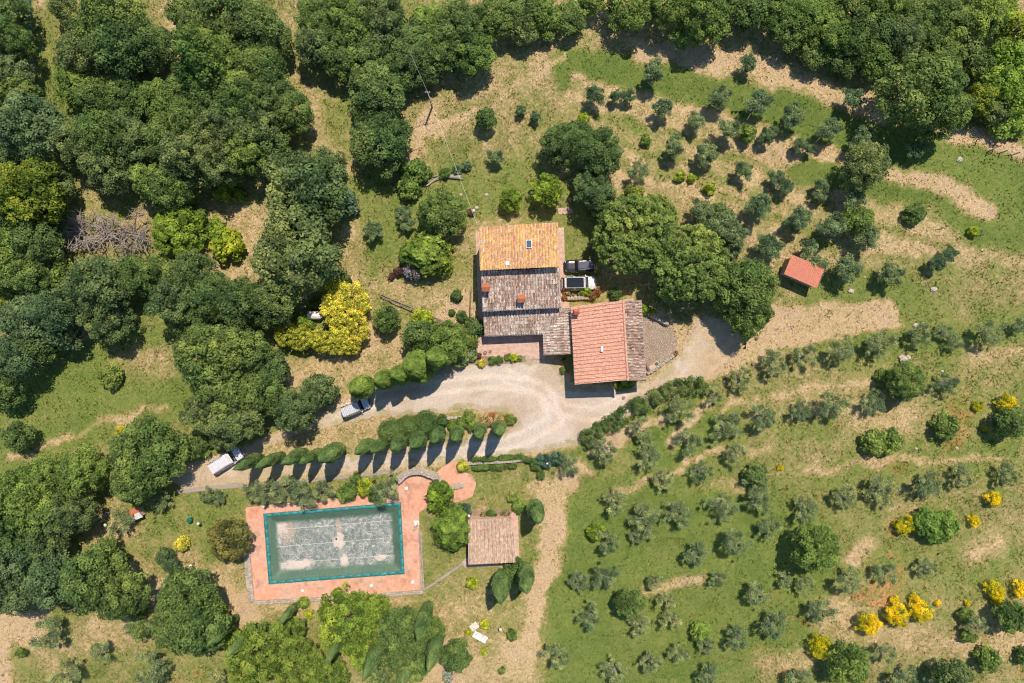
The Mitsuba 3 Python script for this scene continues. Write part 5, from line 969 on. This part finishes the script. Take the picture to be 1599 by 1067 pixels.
for q in range(len(pts)):
    reg = vo.regions[vo.point_region[q]]
    if -1 in reg or len(reg) < 3: continue
    P = Polygon(vo.vertices[reg]).buffer(-.03).intersection(yard.buffer(-.03))
    if P.is_empty or P.geom_type != 'Polygon' or P.area < .008: continue
    r = np.array(P.exterior.coords)[:-1]; m.prism(r if P.exterior.is_ccw else r[::-1], .02, .055 + BR.normal(0, .006), (BR.uniform(.1, 1.0), BR.random()))
k = part(yk, 'paving_stone', m.ply('stone_dark')); labels[k] = {'kind': 'stuff', 'label': 'irregular flat paving stones'}
stone_wall('yard_wall', 'low stone wall slanting along the lower edge of the paved yard', 'wall', [(1011, 584), (1030, 572), (1053, 555)], .34, .5, sz=.36)
stone_wall('yard_wall', 'low stone wall in tree shade at the upper edge of the paved yard', 'wall', [(1012, 489), (1024, 496), (1044, 507)], .40, .7, sz=.36)
stone_wall('planter_wall', 'low stone planter wall with red flowers beside the white-bonneted car', 'wall', [(886, 466.5), (905, 465.5), (923, 465)], .42, .6, sz=.40)
def pot(px, py, r, label, plant_tone=None, name='plant_pot'):
    x, y = W(px, py, .4); k = thing(name, label, 'pot'); z0 = float(gz(x, y)[0]); m = MB(); n = 14; a = np.arange(n) * 2 * np.pi / n
    prof = [(.0, .02), (.62, .02), (.85, .9), (1.0, .92), (1.0, 1.05), (.86, 1.05), (.82, .85), (0, .85)]
    v = np.array([[x + math.cos(q) * p * r, y + math.sin(q) * p * r, z0 + h * r * 1.2] for p, h in prof for q in a]); i, j = np.meshgrid(np.arange(len(prof) - 1), np.arange(n), indexing='ij')
    m.add(v, np.stack([i * n + j, i * n + (j + 1) % n, (i + 1) * n + (j + 1) % n, (i + 1) * n + j], -1).reshape(-1, 4)); part(k, 'vessel', m.ply('pot', 40))
    part(k, 'soil', MB().tube([[x, y, z0 + r * 1.05], [x, y, z0 + r * 1.10]], r * .80, 12).ply('soil'))
    if plant_tone:
        q = np.random.default_rng(int(px * 7)); cen = np.array([x, y, z0 + r * 1.9]) + q.normal(0, r * .45, (7, 3)); V, F, U = leafy(q, cen, r * .55, 46, .14, .6, SHR[plant_tone]); part(k, 'plant', mikit.ply((V, F), 'foliage', uv=U))
    return k
pot(1056, 552, .30, 'pot of bright red flowers at the end of the yard wall', 'red'); pot(758, 551, .26, 'round pot on the terrace, left of two'); pot(766, 549, .22, 'round pot on the terrace, right of two'); pot(986.5, 604, .2, 'small dark pot on the gravel by the lean-to corner'); pot(975, 621.5, .2, 'small dark pot on the gravel below the coral roof')
pot(905, 459.5, .18, 'pale flower pot on the planter wall', 'rose'); pot(895, 461, .18, 'small flower pot left on the planter wall', 'rose'); pot(791, 555, .16, 'white flowering pot in the terrace bed', 'rose')
for px, py in ((1177, 569), (1168, 567), (1132, 596), (1183, 529)): 
    x, y = W(px, py, .2); k = thing('stump', {1177: 'dark low stump between two olives at the drive edge', 1168: 'tiny dark stump left of the larger one', 1132: 'dark round stump right of the hedge end', 1183: 'dark stump at the edge of the tree shadow'}[px], 'stump'); scene[k] = MB().tube([[x, y, -.2], [x, y, .25], [x + .02, y, .30]], [.24, .20, .12] if px != 1168 else [.12, .1, .06], 8, (.1, 0)).ply('bark', 40)
tb = thing('work_bench', 'small pale wooden bench with a green tray in the paved yard', 'bench'); x, y = W(1022, 571, .5); M = rot(35, (x, y, .05))
part(tb, 'top', MB().box((-.75, -.32, .46), (.75, .32, .53), (.9, .5), M, .015).ply('cotto_pale'))
for a, b in ((-.65, -.24), (.65, -.24), (-.65, .24), (.65, .24)): part(tb, 'leg', MB().box((a - .04, b - .04, 0), (a + .04, b + .04, .46), (.4, .5), M).ply('wood'))
tr = thing('green_tray', 'green tray lying on the pale bench in the paved yard', 'tray'); t_ = MB(); t_.box((.2, -.2, .535), (.6, .2, .55), None, M)
for lo, hi in (((.2, -.2, .55), (.6, -.17, .60)), ((.2, .17, .55), (.6, .2, .60)), ((.2, -.17, .55), (.23, .17, .60)), ((.57, -.17, .55), (.6, .17, .60))): t_.box(lo, hi, None, M)
scene[tr] = t_.ply('green_plastic')
wb = thing('yard_bench', 'dark wooden bench against the lean-to wall in the paved yard', 'bench'); x, y = W(1012.5, 573, .4); M = rot(120, (x, y, .05))
for o in (-.13, 0, .13): part(wb, 'slat', MB().box((-.5, o - .05, .40), (.5, o + .05, .44), (.1, .5), M).ply('wood'))
for a in (-.42, .42): part(wb, 'leg', MB().box((a - .04, -.16, 0), (a + .04, .16, .398), (.1, .5), M).ply('wood'))

# ------------------------------------------------------------------ globe lamps
for px, py, w in ((310, 818, 'beside the green bin'), (298, 884, 'on the lawn left of the pool'), (165, 820, 'near the brick oven'), (285, 715, 'at the drive entrance under the trees'), (855, 723.5, 'on the lawn below the drive'), (732.5, 806, 'at the left corner of the pool house'), (782, 981.5, 'right of the white table'), (918, 317, 'below the dark trees above the houses'), (412, 791, 'at the upper left of the pool terrace'), (740, 329, 'above the orange roof')):
    h = 1.15; x, y = W(px, py, h); z = float(gz(x, y)[0]); k = thing('globe_lamp', 'white globe garden lamp ' + w, 'lamp', 'globe lamps in the garden')
    part(k, 'post', MB().tube([[x, y, z - .2], [x, y, z + h - .18]], [.045, .035], 7).ply('iron')); part(k, 'collar', MB().tube([[x, y, z + h - .22], [x, y, z + h - .15]], [.10, .08], 8).ply('iron')); part(k, 'globe', MB().ell((x, y, z + h), (.20, .20, .20)).ply('lamp_glass', True))
k = thing('garden_bin', 'dark green plastic bin beside a white globe lamp', 'bin'); x, y = W(297, 812, .5); z = float(gz(x, y)[0])
part(k, 'body', MB().tube([[x, y, z], [x, y, z + .7]], [.26, .32], 12).ply('green_plastic', 40)); part(k, 'lid', MB().tube([[x, y, z + .70], [x, y, z + .76], [x, y, z + .80]], [.35, .34, .12], 12).ply('green_plastic', 40)); part(k, 'handle', MB().box((x - .08, y - .03, z + .80), (x + .08, y + .03, z + .85)).ply('green_plastic'))

# ------------------------------------------------------------------ gas tank
k = thing('gas_tank', 'white horizontal gas tank half hidden beside the golden tree', 'tank'); x, y = W(492, 492.5, .8); z = .1
prof = [(-1.0, .02), (-.97, .28), (-.85, .46), (-.68, .55), (.68, .55), (.85, .46), (.97, .28), (1.0, .02)]
part(k, 'shell', MB().tube([[x + a, y, z + .72] for a, _ in prof], [b for _, b in prof], 18).ply('white', 40)); part(k, 'valve_cover', MB().tube([[x, y, z + 1.24], [x, y, z + 1.36]], [.20, .17], 10).ply('white', 40))
for a in (-.55, .55): part(k, 'foot', MB().box((x + a - .08, y - .4, -.1), (x + a + .08, y + .4, .42)).ply('stone'))
k = thing('meter_post', 'grey meter box on a post left of the white tank', 'post'); x, y = W(472.5, 480, .9); part(k, 'pole', MB().tube([[x, y, -.2], [x, y, 1.2]], .04, 6).ply('zinc')); part(k, 'box', MB().box((x - .13, y - .2, .8), (x + .13, y + .2, 1.2), ch=.02).ply('zinc'))

# ------------------------------------------------------------------ garden table, chairs
k = thing('garden_table', 'white rectangular table on the dry lawn below the pool house', 'table'); x, y = W(750, 995.5, .75); M = rot(-27, (x, y, 0))
part(k, 'top', MB().box((-.98, -.46, .70), (.98, .46, .75), None, M, .015).ply('white_worn'))
for a, b in ((-.88, -.36), (.88, -.36), (-.88, .36), (.88, .36)): part(k, 'leg', MB().box((a - .04, b - .04, 0), (a + .04, b + .04, .70), None, M).ply('white'))
k = thing('garden_bench', 'cream slatted bench above the white table', 'bench'); x, y = W(741, 979, .45); M = rot(-144 + 180, (x, y, 0))
for o in np.linspace(-.36, .36, 5): part(k, 'slat', MB().box((-.55, o - .075, .42), (.55, o + .075, .455), (.9, .5), M, .01).ply('white_worn'))
for a in (-.45, .45): part(k, 'leg', MB().box((a - .04, -.34, 0), (a + .04, .34, .418), None, M).ply('white'))
for i, (a, b) in enumerate((((727, 993), (734.5, 1013.5)), ((764.5, 982), (770, 998.5)), ((735, 1015), (748, 1016)), ((774, 993), (764, 1008)))):
    A, B = W(*a, .02), W(*b, .9); k = thing('plant_stake', ['thin leaning stake left of the white table', 'thin leaning stake right behind the white table', 'thin stake lying below the white table', 'thin leaning stake right of the white table'][i], 'stake'); scene[k] = MB().tube([[*A, -.1], [*B, 1.0 if i != 2 else .15]], .025, 5, (.2, 0)).ply('wood')

# ------------------------------------------------------------------ utility pole and its wire, fallen trunk, log fences, dead wood
k = thing('utility_pole', 'wooden utility pole at the wood corner with a long thin shadow', 'pole'); b = W(675, 164.5); hp = 5.4; z = float(gz(*b)[0])
part(k, 'pole', MB().tube([[*b, z - .5], [*b, z + hp]], [.14, .10], 9, (.75, .5)).ply('wood', 40)); part(k, 'crossbar', MB().box((b[0] - .35, b[1] - .04, z + hp - .3), (b[0] + .35, b[1] + .04, z + hp - .22), (.5, .5)).ply('wood'))
for a in (-.28, .28): part(k, 'insulator', MB().tube([[b[0] + a, b[1], z + hp - .22], [b[0] + a, b[1], z + hp - .06]], [.05, .04], 7).ply('white'))
e = p3(746, 352, 6.0); top = np.array([*b, z + hp - .05]); far = np.array([*W(640, 80, 8.5), 8.5])
def sag(p, q, d, n=14): s = np.linspace(0, 1, n)[:, None]; r = p + (q - p) * s; r[:, 2] -= (4 * d * s * (1 - s))[:, 0]; return r
k = thing('overhead_wire', 'thin pale wire from the utility pole to the corner of the orange roof', 'wire'); scene[k] = MB().tube(sag(top, e, .4), .016, 5).ply('white_worn')
k = thing('overhead_wire', 'thin wire from the utility pole up into the wood', 'wire'); scene[k] = MB().tube(sag(top, far, .2), .014, 5).ply('white_worn')
def wob(px, h0, h1, amp, n=9, seed=0):
    r = np.random.default_rng(seed); P = LineString(WP(px)); s = np.linspace(0, 1, n); xy = np.array([P.interpolate(q, normalized=True).coords[0] for q in s]) + r.normal(0, amp, (n, 2)); return np.c_[xy, gz(xy[:, 0], xy[:, 1]) + h0 + (h1 - h0) * s]
k = thing('fallen_trunk', 'pale bleached fallen tree trunk lying across the slope above the round green tree', 'log')
part(k, 'trunk', MB().tube(wob([(720, 276), (700, 275), (686, 277), (675, 283), (665, 291)], .22, .14, .03, 11, 3), np.linspace(.34, .10, 11), 9, (.95, 0)).ply('bark', True))
bm = MB()
for i, q in enumerate(([(698, 275), (684, 273), (676, 276)], [(690, 276), (678, 281), (668, 284)], [(712, 276), (706, 271)], [(716, 277), (723, 280)])): bm.tube(wob(q, .3, .25, .03, 5, 20 + i), np.linspace(.14, .04, 5), 6, (.9, 0))
part(k, 'branch', bm.ply('bark', True))
lf = thing('log_fence', 'low rail fence of grey logs slanting above the green trees by the terrace', 'fence')
A, B = W(597, 462), W(692, 503)
for i in range(7):
    c_ = A + (B - A) * i / 6; z = float(gz(*c_)[0]); part(lf, 'post', MB().tube([[*c_, z - .3], [*c_, z + .75]], .07, 7, (.5, .5)).ply('wood', 40))
for i in range(6):
    for o, hh in ((-.13, .62), (.13, .50), (0, .25)):
        p, q = A + (B - A) * (i - .05) / 6, A + (B - A) * (i + 1.05) / 6; n_ = np.array([-(B - A)[1], (B - A)[0]]) / np.linalg.norm(B - A)
        part(lf, 'rail', MB().tube([[*(p + n_ * (o + BR.normal(0, .03))), float(gz(*p)[0]) + hh], [*(q + n_ * (o + BR.normal(0, .03))), float(gz(*q)[0]) + hh]], [.075, .06], 7, (BR.uniform(.5, 1), BR.random())).ply('wood', 40))
gf_ = thing('garden_fence', 'thin wooden fence along the left side of the farmhouse', 'fence'); A, B = W(736.5, 452), W(735, 500)
for i in range(6):
    c_ = A + (B - A) * i / 5; part(gf_, 'post', MB().tube([[*c_, -.3], [*c_, 1.0]], .05, 6, (.6, .5)).ply('wood', 40))
for hh in (.35, .65, .92): part(gf_, 'rail', MB().tube([[*A, hh], [*B, hh + .003]], .04, 6, (.7, .5)).ply('wood', 40))
wf = thing('wire_fence', 'wooden post fence with a small gate on the dry bank at the right edge', 'fence')
FP = [(1514, 203), (1530, 217), (1545, 236), (1556, 231), (1566, 238), (1585, 241), (1604, 245)]
for q in FP:
    c_ = W(*q); z = float(gz(*c_)[0]); part(wf, 'post', MB().tube([[*c_, z - .3], [*c_, z + 1.5]], .07, 7, (.2, .5)).ply('wood', 40))
for p, q in zip(FP[:-1], FP[1:]):
    for hh in (.4, .8, 1.2): a, b = W(*p), W(*q); part(wf, 'wire', MB().tube([[*a, float(gz(*a)[0]) + hh], [*b, float(gz(*b)[0]) + hh]], .012, 4).ply('zinc'))
a, b = W(1545, 236), W(1556, 231); g = MB(); z = float(gz(*a)[0])
for hh in (.25, .75, 1.25): g.tube([[*a, z + hh], [*b, z + hh + .004]], .04, 5, (.2, .5))
g.tube([[*a, z + .25], [*b, z + 1.25]], .035, 5, (.2, .5)); part(wf, 'gate', g.ply('wood'))
mf = thing('mesh_fence', 'long teal wire mesh fence with leaning posts along the grassy path at top left', 'fence'); ms = MB()
PT = [(50, y) for y in range(-8, 150, 14)]
for q in PT:
    c_ = W(*q); z = float(gz(*c_)[0]); part(mf, 'post', MB().tube([[*c_, z - .3], [*c_, z + 1.7]], .05, 6).ply('bag'))
for hh in np.linspace(.15, 1.6, 11): ms.tube([[*W(50, -8), hh], [*W(50.2, 70), hh], [*W(50, 146), hh]], .012, 4)
for y in np.linspace(-8, 146, 100): c_ = W(50, y); ms.tube([[*c_, .1], [*c_, 1.62]], .012, 3)
part(mf, 'mesh', ms.ply('bag'))
def dead(name, label, px, py, r, n, h, seed, pale=.85):
    q = np.random.default_rng(seed); k = thing(name, label, 'dead shrub'); c_ = W(px, py, h * .4); z = float(gz(*c_)[0]); R = r * S; tr, tw = MB(), MB()
    for i in range(n):
        a = q.uniform(0, 2 * np.pi); L = R * q.uniform(.6, 1.05); b0 = np.array([*(c_ + q.normal(0, R * .12, 2)), z - .1]); e_ = np.array([c_[0] + math.cos(a) * L, c_[1] + math.sin(a) * L, z + h * q.uniform(.3, 1)])
        m_ = b0 * .5 + e_ * .5 + q.normal(0, R * .10, 3) + [0, 0, h * .12]; path = np.array([b0, b0 * .6 + m_ * .4, m_, m_ * .4 + e_ * .6, e_]); tr.tube(path, np.array([.10, .08, .065, .05, .025]), 5, (pale + q.uniform(-.3, .1), 0))
        for s in range(9):
            t = q.uniform(.25, 1); o = path[1] + (e_ - path[1]) * t; e2 = o + np.array([*q.normal(0, R * .20, 2), q.uniform(-.1, .3) * h]); tw.tube([o, (o + e2) / 2 + q.normal(0, .06, 3), e2], [.040, .034, .018], 4, (pale + q.uniform(-.25, .15), 0))
    part(k, 'branch', tr.ply('bark', True)); part(k, 'twig', tw.ply('bark', True))
dead('dead_shrub', 'large grey tangle of dead branches in the clearing, left one', 128, 362, 40, 30, 2.6, 1, .95); dead('dead_shrub', 'grey tangle of dead branches in the clearing, upper middle one', 166, 366, 34, 24, 2.4, 2, .95); dead('dead_shrub', 'grey spreading dead branches, right one with dark bases', 207, 364, 38, 24, 2.4, 3, .8); dead('dead_shrub', 'grey dead branches at the bottom of the clearing', 205, 408, 22, 12, 1.0, 4, .7)
dead('dead_shrub', 'bare bleached twigs in the lower grove among leaves', 1482, 598, 15, 9, 1.2, 6, .7); dead('dead_shrub', 'bare white branches poking from the lower left wood', 138, 932, 14, 8, 5.2, 7, .95)
def stick(label, p, q, h, seed):
    k = thing('bare_stick', label, 'stick'); a = wob([p, q], 0, h, .04, 6, seed); m = MB().tube(a, np.linspace(.05, .015, 6), 5, (.1, 0)); r = np.random.default_rng(seed)
    for s in (2, 3): m.tube([a[s], a[s] + np.array([*r.normal(0, .3, 2), .25])], [.025, .01], 4, (.1, 0))
    scene[k] = m.ply('bark', True)
for i, (l, p, q) in enumerate((('bare stick on the lawn right of the golden tree, long one', (576, 448), (582, 438)), ('bare stick beside the dark bush above the golden tree', (548, 446), (547, 439)), ('dark fallen stick left of the plum red bushes', (607, 444), (613, 432)), ('bare sapling on the dry slope above the domed trees', (1034, 283), (1042, 274)), ('bare stick lying on the mown straw plot', (1288, 493), (1297, 484)), ('bare sapling above the lower dry bank', (1461, 360), (1478, 353)), ('bare stick lying on the straw plot, right one', (1322, 496), (1328, 487)), ('bare sapling with few leaves by the wilting yellow bush', (1522, 372), (1536, 362)), ('twiggy bare sapling at the upper grove edge', (911, 192), (913, 180)))): stick(l, p, q, .7, 30 + i)

# ------------------------------------------------------------------ stones lying about
for px, py, r, l in ((1499.5, 249, .42, 'white boulder on the green grass below the wire fence'), (745, 325, .28, 'pale stone above the orange roof'), (720, 304, .22, 'pale stone beside the wire'), (1412, 562, .55, 'heap of pale stones in the lower grove'), (1459, 452, .40, 'pale rock on the right meadow'), (1329, 455, .35, 'flat pale rock below the olive row'), (1430, 508, .34, 'pale rock above an olive tree'), (1283, 478, .2, 'white stone on the straw plot'), (760, 304, .25, 'pale stone on the lawn'), (1533, 391, .16, 'white stone at the meadow edge'), (1491, 699, .22, 'pale stone in the scrub'), (1474, 580, .2, 'pale stone by the dead twigs'), (624, 484, .2, 'white stone by the log fence'), (891, 311, .3, 'dark round stone below the domed hedge'), (1350, 433, .14, 'white stone beside olive row'), (1428, 700, .2, 'little stone on the dry patch')):
    x, y = W(px, py); z = float(gz(x, y)[0]); k = thing('field_stone', l, 'rock'); m = MB().ell((x, y, z + r * .25), (r, r * .8, r * .55), (.95 if 'dark' not in l else 0, .5), 3, .28, int(px)); 
    if 'heap' in l:
        for q in range(9): m.ell((x + BR.normal(0, .35), y + BR.normal(0, .35), z + .12), (r * .42, r * .36, r * .3), (BR.uniform(.6, 1), .5), 2, .3, q)
    scene[k] = m.ply('stone', True)
struct('bare_slab', MB().prism(WP([(872, 325), (894, 324), (895, 334), (873, 335)]), -.1, .03).ply('cotto_pale'), 'small pale paved slab on the lawn below the dark trees')

# ------------------------------------------------------------------ cars: x forward, z up
def hull(pts): h = manifold3d.Manifold.hull_points(np.array(pts, float)).to_mesh(); return np.array(h.vert_properties[:, :3]), np.array(h.tri_verts)
def rbox(x0, x1, w0, w1, z0, z1, r=.12, tl=0, tr_=0, wt=None):
    """rounded block: x0..x1, half width, z0..z1; tl, tr_: how far the top ends are drawn in; wt: half width of the top"""
    wt = wt or w1; P = []
    s = trimesh.creation.icosphere(subdivisions=3, radius=1).vertices; rp = min(.52, max(r, (x1 - x0) * .13)) if z1 < 1.2 else max(r, .24)
    for x, z, w in ((x0 + rp, z0 + r, w0), (x1 - rp, z0 + r, w0), (x0 + rp + tl, z1 - r, wt), (x1 - rp - tr_, z1 - r, wt)):
        for y in (-(w - rp), w - rp): P.append(s * [rp, rp, r] + [x, y, z])
    return hull(np.vstack(P))
def panel(c, inset=.06, off=.008):
    c = np.array(c, float); m = c.mean(0); d = c + (m - c) * inset * 2; n = np.cross(d[1] - d[0], d[3] - d[0]); n /= np.linalg.norm(n); 
    P = MB(); P.add(np.vstack([d + n * off, d - n * .02]), [[0, 1, 2, 3], [0, 4, 5, 1], [1, 5, 6, 2], [2, 6, 7, 3], [3, 7, 4, 0]]); return P
def car(key, loc, deg, L, Wd, H, body='car_white', cab=(-.46, .16), roof=(-.40, .0), hood=.92, glass_roof=False, ribs=False, rails=True, roof_mat=None, spare=False, boxy=.10):
    k = key; tw = TW(deg, (*loc, float(gz(*loc)[0]) + .012)); hw = Wd / 2; hx = L / 2
    def P(name, m, mat, sm=35, par=k, **lab):
        v, f, u = m.mesh() if isinstance(m, MB) else (m[0], m[1], None); return part(par, name, mikit.ply((v, f), mat, smooth=sm, to_world=tw), **lab)
    lo = rbox(-hx, hx, hw, hw, .24, .78, boxy + .06); up = rbox(-hx + .03, hx - .06, hw - .02, hw - .02, .55, hood, boxy + .06, .02, .10, hw - .10)
    A = manifold3d.Manifold(manifold3d.Mesh(lo[0].astype(np.float32), lo[1].astype(np.uint32))) + manifold3d.Manifold(manifold3d.Mesh(up[0].astype(np.float32), up[1].astype(np.uint32)))
    for x in (-hx * .60, hx * .62):
        for y in (-1, 1): A -= manifold3d.Manifold.cylinder(.5, .39, .39, 20).rotate([90, 0, 0]).translate([x, y * hw + .25, .34])
    mm = A.to_mesh(); P('body', (np.array(mm.vert_properties[:, :3]), np.array(mm.tri_verts)), body)
    xb0, xb1, xt0, xt1 = cab[0] * L, cab[1] * L, roof[0] * L, roof[1] * L; yb, yt, zb, zt = hw - .07, hw - .24, hood - .03, H - .05
    P('cabin', hull([[x, y * w, z] for x, w, z in ((xb0, yb - .12, zb), (xb0 + .3, yb, zb), (xb1 - .25, yb, zb), (xb1, yb - .10, zb), (xt0, yt - .10, zt), (xt0 + .25, yt, zt), (xt1 - .15, yt, zt), (xt1, yt - .06, zt)) for y in (-1, 1)]), body, 20)
    P('roof', rbox(xt0 - .05, xt1 + .05, yt + .03, yt + .03, zt - .05, H, .045, .02, .02, yt), roof_mat or body, 35)
    q = lambda x, w, y, z: [x, w * y, z]
    P('windscreen', panel([q(xb1, yb, -1, zb), q(xb1, yb, 1, zb), q(xt1, yt, 1, zt - .03), q(xt1, yt, -1, zt - .03)]), 'glass_dark', False); P('rear_window', panel([q(xb0, yb, 1, zb), q(xb0, yb, -1, zb), q(xt0, yt, -1, zt - .03), q(xt0, yt, 1, zt - .03)]), 'glass_dark', False)
    for y in (-1, 1):
        for a, b in ((.03, .47), (.51, .97)):
            c_ = [q(xb0 + (xb1 - xb0) * a, yb, y, zb + .03), q(xb0 + (xb1 - xb0) * b, yb, y, zb + .03), q(xt0 + (xt1 - xt0) * b, yt, y, zt - .05), q(xt0 + (xt1 - xt0) * a, yt, y, zt - .05)]
            P('side_window', panel(c_ if y < 0 else c_[::-1], .04), 'glass_dark', False)
        P('mirror', MB().box((xb1 - .28, y * (hw + .02) - .09, hood), (xb1 - .12, y * (hw + .02) + .09, hood + .15), ch=.03), body if body != 'car_silver' else 'black')
        P('headlight', MB().ell((hx - .17, y * (hw - .32), hood - .22), (.10, .17, .07)), 'zinc', True); P('tail_light', MB().ell((-hx + .06, y * (hw - .16), hood - .14), (.07, .12, .14)), 'tail_red', True)
        for x in (-hx * .60, hx * .62):
            w_ = P('wheel', MB().tube([[x, y * (hw - .22), .34], [x, y * (hw - .20), .34], [x, y * (hw - .03), .34], [x, y * (hw - .01), .34]], [.30, .34, .34, .30], 20), 'black', 35); P('rim', MB().tube([[x, y * (hw - .012), .34], [x, y * (hw + .006), .34]], .21, 14), 'zinc', False, par=w_)
        if rails: P('roof_rail', MB().tube([[xt0 + .1, y * (yt - .04), H - .01], [xt0 + .25, y * (yt - .04), H + .05], [xt1 - .25, y * (yt - .04), H + .05], [xt1 - .1, y * (yt - .04), H - .01]], .022, 6), 'zinc')
    P('grille', MB().box((hx - .06, -.42, hood - .38), (hx + .006, .42, hood - .20), ch=.02), 'black', False); P('bumper', MB().box((hx - .08, -hw + .12, .28), (hx + .035, hw - .12, .48), ch=.05), 'black' if boxy < .06 or body == 'car_black' else body, False); P('bumper', MB().box((-hx - .035, -hw + .12, .28), (-hx + .08, hw - .12, .50), ch=.05), 'black' if boxy < .06 else body, False)
    if glass_roof: P('sunroof', MB().box((xt0 + .16, -yt + .09, H - .01), (xt1 + .03, yt - .09, H + .012), ch=.006), 'glass_dark', False, label='large dark glass roof panel')
    if ribs:
        for i in range(9): P('roof_rib', MB().box((xt0 + .08 + i * (xt1 - xt0 - .16) / 9, -yt + .05, H), (xt0 + .08 + (i + .55) * (xt1 - xt0 - .16) / 9, yt - .05, H + .035), ch=.012), 'car_white', False)
    if spare: P('spare_wheel', MB().tube([[-hx - .03, 0, .78], [-hx - .20, 0, .78]], .34, 18), 'black', 35)
    if body != 'car_black': P('cowl', MB().box((xb1 - .02, -yb + .06, hood - .03), (xb1 + .16, yb - .06, hood + .012), ch=.01), 'black', False)
car(thing('parked_car', 'white estate car with dark glass roof parked right of the farmhouse', 'car'), W(904.5, 442, .9), 1.5, 4.5, 1.86, 1.58, glass_roof=True, cab=(-.475, .24), roof=(-.41, .12))
car(thing('parked_car', 'black car parked beside the farmhouse, half in tree shade', 'car'), W(905.5, 415, .9), 183, 3.9, 1.70, 1.62, body='car_black', cab=(-.49, .16), roof=(-.45, .06), roof_mat='car_navy', boxy=.05)
car(thing('parked_car', 'old jeep with ribbed silver roof and white bonnet parked on the drive under a cypress', 'car'), W(556.5, 636, .9), 23, 3.75, 1.66, 1.86, body='car_white', cab=(-.495, .20), roof=(-.48, .12), hood=1.05, ribs=True, rails=False, roof_mat='car_silver', spare=True, boxy=.04)
car(thing('parked_car', 'white car parked at the left end of the drive, front under a tree', 'car'), W(352.5, 719.5, .9), 33, 4.7, 1.90, 1.66, boxy=.13, cab=(-.48, .24), roof=(-.43, .09))
